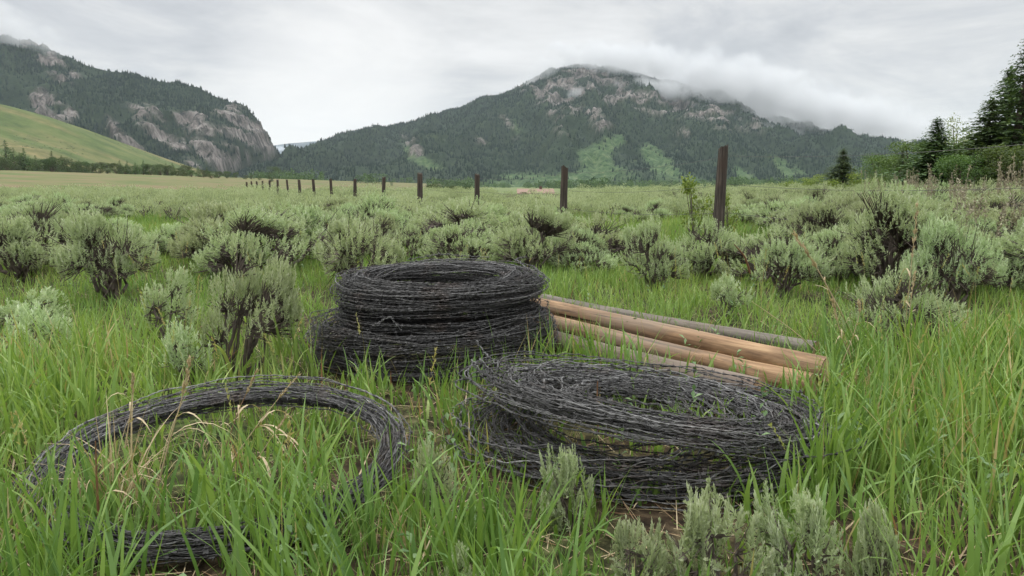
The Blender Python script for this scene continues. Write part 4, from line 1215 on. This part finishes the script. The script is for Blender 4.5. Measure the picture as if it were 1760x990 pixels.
# ------------------------------------------------------------------ low clouds on the summits
def cloud(loc_px, Y, half, dens, seed, tilt=0.0, deep=None):
    p = at_depth(*loc_px, Y); s = Y / FPX
    ns, nr = 24, 14
    th = np.linspace(0, math.pi, nr); ph = np.arange(ns) * 2 * math.pi / ns
    V = np.stack([np.sin(th)[:, None] * np.cos(ph), np.sin(th)[:, None] * np.sin(ph), np.cos(th)[:, None] * np.ones(ns)], -1)
    i = np.arange(nr * ns).reshape(nr, ns)
    F = np.stack([i[:-1], i[1:], np.roll(i[1:], -1, 1), np.roll(i[:-1], -1, 1)], -1).reshape(-1, 4)
    m, nt, out = new_mat('cloud_vapour')
    tc = nt.nodes.new('ShaderNodeTexCoord'); ln = N(nt, 'ShaderNodeVectorMath', operation='LENGTH'); nt.links.new(tc.outputs['Object'], ln.inputs[0])
    dims = (half[0] * s, (deep or half[0] * .6) * s, half[1] * s)
    mp = N(nt, 'ShaderNodeMapping'); mp.inputs['Scale'].default_value = tuple(d / 90 for d in dims); mp.inputs['Location'].default_value = (seed * 3.1, seed * 1.7, seed)
    nt.links.new(tc.outputs['Object'], mp.inputs['Vector'])
    nz = noise_n(nt, mp.outputs[0], 1.0, 5, .6)
    a = math_n(nt, 'ADD', math_n(nt, 'SUBTRACT', 1.0, ln.outputs['Value']), math_n(nt, 'MULTIPLY', math_n(nt, 'SUBTRACT', nz, .55), 2.6))
    d = N(nt, 'ShaderNodeMapRange', interpolation_type='SMOOTHSTEP', inputs={'From Min': 0.0, 'From Max': .75, 'To Min': 0.0, 'To Max': dens}); nt.links.new(a, d.inputs['Value'])
    edge = N(nt, 'ShaderNodeMapRange', interpolation_type='SMOOTHSTEP', inputs={'From Min': 1.0, 'From Max': .7, 'To Min': 0.0, 'To Max': 1.0}); nt.links.new(ln.outputs['Value'], edge.inputs['Value'])
    pv = N(nt, 'ShaderNodeVolumePrincipled', inputs={'Color': (.80, .81, .82, 1), 'Anisotropy': .0})
    nt.links.new(math_n(nt, 'MULTIPLY', d.outputs[0], edge.outputs[0]), pv.inputs['Density'])
    nt.links.new(pv.outputs[0], out.inputs['Volume'])
    g = Geo(); g.add(V.reshape(-1, 3), F)
    o = tag(link('low_cloud', g.mesh('low_cloud', m)), 'low white cloud clinging to the mountain top', 'cloud', kind='stuff')
    o.location = p; o.scale = dims; o.rotation_euler = (0, R(tilt), 0)


CL = [((1135, 152), 3250, (90, 24), .014, 1, 8), ((1290, 158), 3300, (210, 66), .012, 2, 15), ((1480, 208), 3300, (180, 55), .011, 3, 9), ((1075, 104), 3400, (180, 36), .010, 4, 5),
      ((988, 165), 3150, (24, 26), .016, 5, 40), ((925, 128), 3450, (50, 30), .008, 6, -30), ((1025, 205), 3000, (34, 14), .007, 8, 30), ((1340, 228), 3000, (60, 22), .006, 9, 20), ((15, 45), 2500, (110, 42), .009, 7, 22)]
for c in CL: cloud(*c)

# ------------------------------------------------------------------ haze
g = Geo(); box(g, -8500, 8500, -70, 9000, -18, 780)
m, nt, out = new_mat('thin_haze')
pv = N(nt, 'ShaderNodeVolumePrincipled', inputs={'Color': (.80, .91, 1.0, 1), 'Density': 3.2e-5, 'Anisotropy': .2})
nt.links.new(pv.outputs[0], out.inputs['Volume'])
tag(link('haze', g.mesh('haze', m)), 'thin pale haze over the valley', 'haze', kind='stuff')

# ------------------------------------------------------------------ sky and sun
SUN_EL, SUN_AZ = R(58), R(-50)      # azimuth from +Y towards +X
w = bpy.data.worlds.new('World'); scene.world = w; w.use_nodes = True
nt = w.node_tree; nt.nodes.clear()
out = N(nt, 'ShaderNodeOutputWorld'); bg = N(nt, 'ShaderNodeBackground', inputs={'Strength': .1})
sky = N(nt, 'ShaderNodeTexSky', sky_type='NISHITA', sun_disc=False, sun_elevation=SUN_EL, sun_rotation=SUN_AZ)
tc = N(nt, 'ShaderNodeTexCoord'); sx = N(nt, 'ShaderNodeSeparateXYZ'); nt.links.new(tc.outputs['Generated'], sx.inputs[0])
zc = math_n(nt, 'MAXIMUM', sx.outputs[2], 0.0); dz = math_n(nt, 'ADD', zc, .10)
cb = N(nt, 'ShaderNodeCombineXYZ'); nt.links.new(math_n(nt, 'DIVIDE', sx.outputs[0], dz), cb.inputs[0]); nt.links.new(math_n(nt, 'DIVIDE', sx.outputs[1], dz), cb.inputs[1])
mpw = N(nt, 'ShaderNodeMapping'); mpw.inputs['Scale'].default_value = (1, 1, 2.6); nt.links.new(tc.outputs['Generated'], mpw.inputs['Vector'])
n1 = noise_n(nt, cb.outputs[0], .60, 8, .60, .5); n2 = noise_n(nt, mpw.outputs[0], 3.2, 7, .6, .6)
cv = math_n(nt, 'ADD', math_n(nt, 'MULTIPLY', n1, .5), math_n(nt, 'MULTIPLY', n2, .5))
cc = ramp(nt, cv, [(.37, (.52, .54, .575)), (.46, (.64, .655, .68)), (.53, (.77, .775, .78)), (.62, (.91, .91, .91))])
# brighter gap in the cloud low over the pass
dn = N(nt, 'ShaderNodeVectorMath', operation='DOT_PRODUCT'); gd = direction(580, 200); gd = gd / np.linalg.norm(gd)
dn.inputs[1].default_value = tuple(gd); nt.links.new(tc.outputs['Generated'], dn.inputs[0])
gp = N(nt, 'ShaderNodeMapRange', interpolation_type='SMOOTHSTEP', inputs={'From Min': math.cos(R(11)), 'From Max': 1.0, 'To Min': 0.0, 'To Max': .75}); nt.links.new(dn.outputs['Value'], gp.inputs['Value'])
cc = mixc(nt, gp.outputs[0], cc, (1.05, 1.04, 1.02))
# an overcast sky is about three times as bright overhead as at the horizon
zb = N(nt, 'ShaderNodeMapRange', interpolation_type='SMOOTHSTEP', inputs={'From Min': .30, 'From Max': .85, 'To Min': 10.0, 'To Max': 46.0}); nt.links.new(sx.outputs[2], zb.inputs['Value'])
vm = N(nt, 'ShaderNodeVectorMath', operation='SCALE'); nt.links.new(cc, vm.inputs[0]); nt.links.new(zb.outputs[0], vm.inputs['Scale'])
nt.links.new(mixc(nt, .96, sky.outputs[0], vm.outputs[0]), bg.inputs['Color'])
nt.links.new(bg.outputs[0], out.inputs['Surface'])

sl = bpy.data.lights.new('sun', 'SUN'); sl.energy = 1.2; sl.angle = R(35); sl.color = (1, .97, .92)
so = link('sun', sl); so.rotation_euler = (math.pi / 2 - SUN_EL, 0, -SUN_AZ + math.pi)
so.rotation_euler = (R(90) - SUN_EL, 0, math.atan2(math.sin(SUN_AZ), -math.cos(SUN_AZ)))

# ------------------------------------------------------------------ camera and render settings
cam = bpy.data.cameras.new('camera'); cam.sensor_width = 36; cam.lens = 36 * FPX / 1760; cam.clip_start = .05; cam.clip_end = 40000
co = link('camera', cam); co.location = (0, 0, CAM_Z); co.rotation_euler = (math.pi / 2 - PITCH, 0, 0)
scene.camera = co
scene.view_settings.view_transform = 'Standard'; scene.view_settings.look = 'None'; scene.view_settings.gamma = 1; scene.view_settings.exposure = 0.0
scene.view_settings.use_curve_mapping = False
cy = scene.cycles
cy.max_bounces = 6; cy.diffuse_bounces = 3; cy.glossy_bounces = 2; cy.transmission_bounces = 4; cy.volume_bounces = 2; cy.transparent_max_bounces = 8
cy.use_denoising = True; cy.volume_max_steps = 128; cy.volume_step_rate = 1.0
cy.caustics_reflective = False; cy.caustics_refractive = False
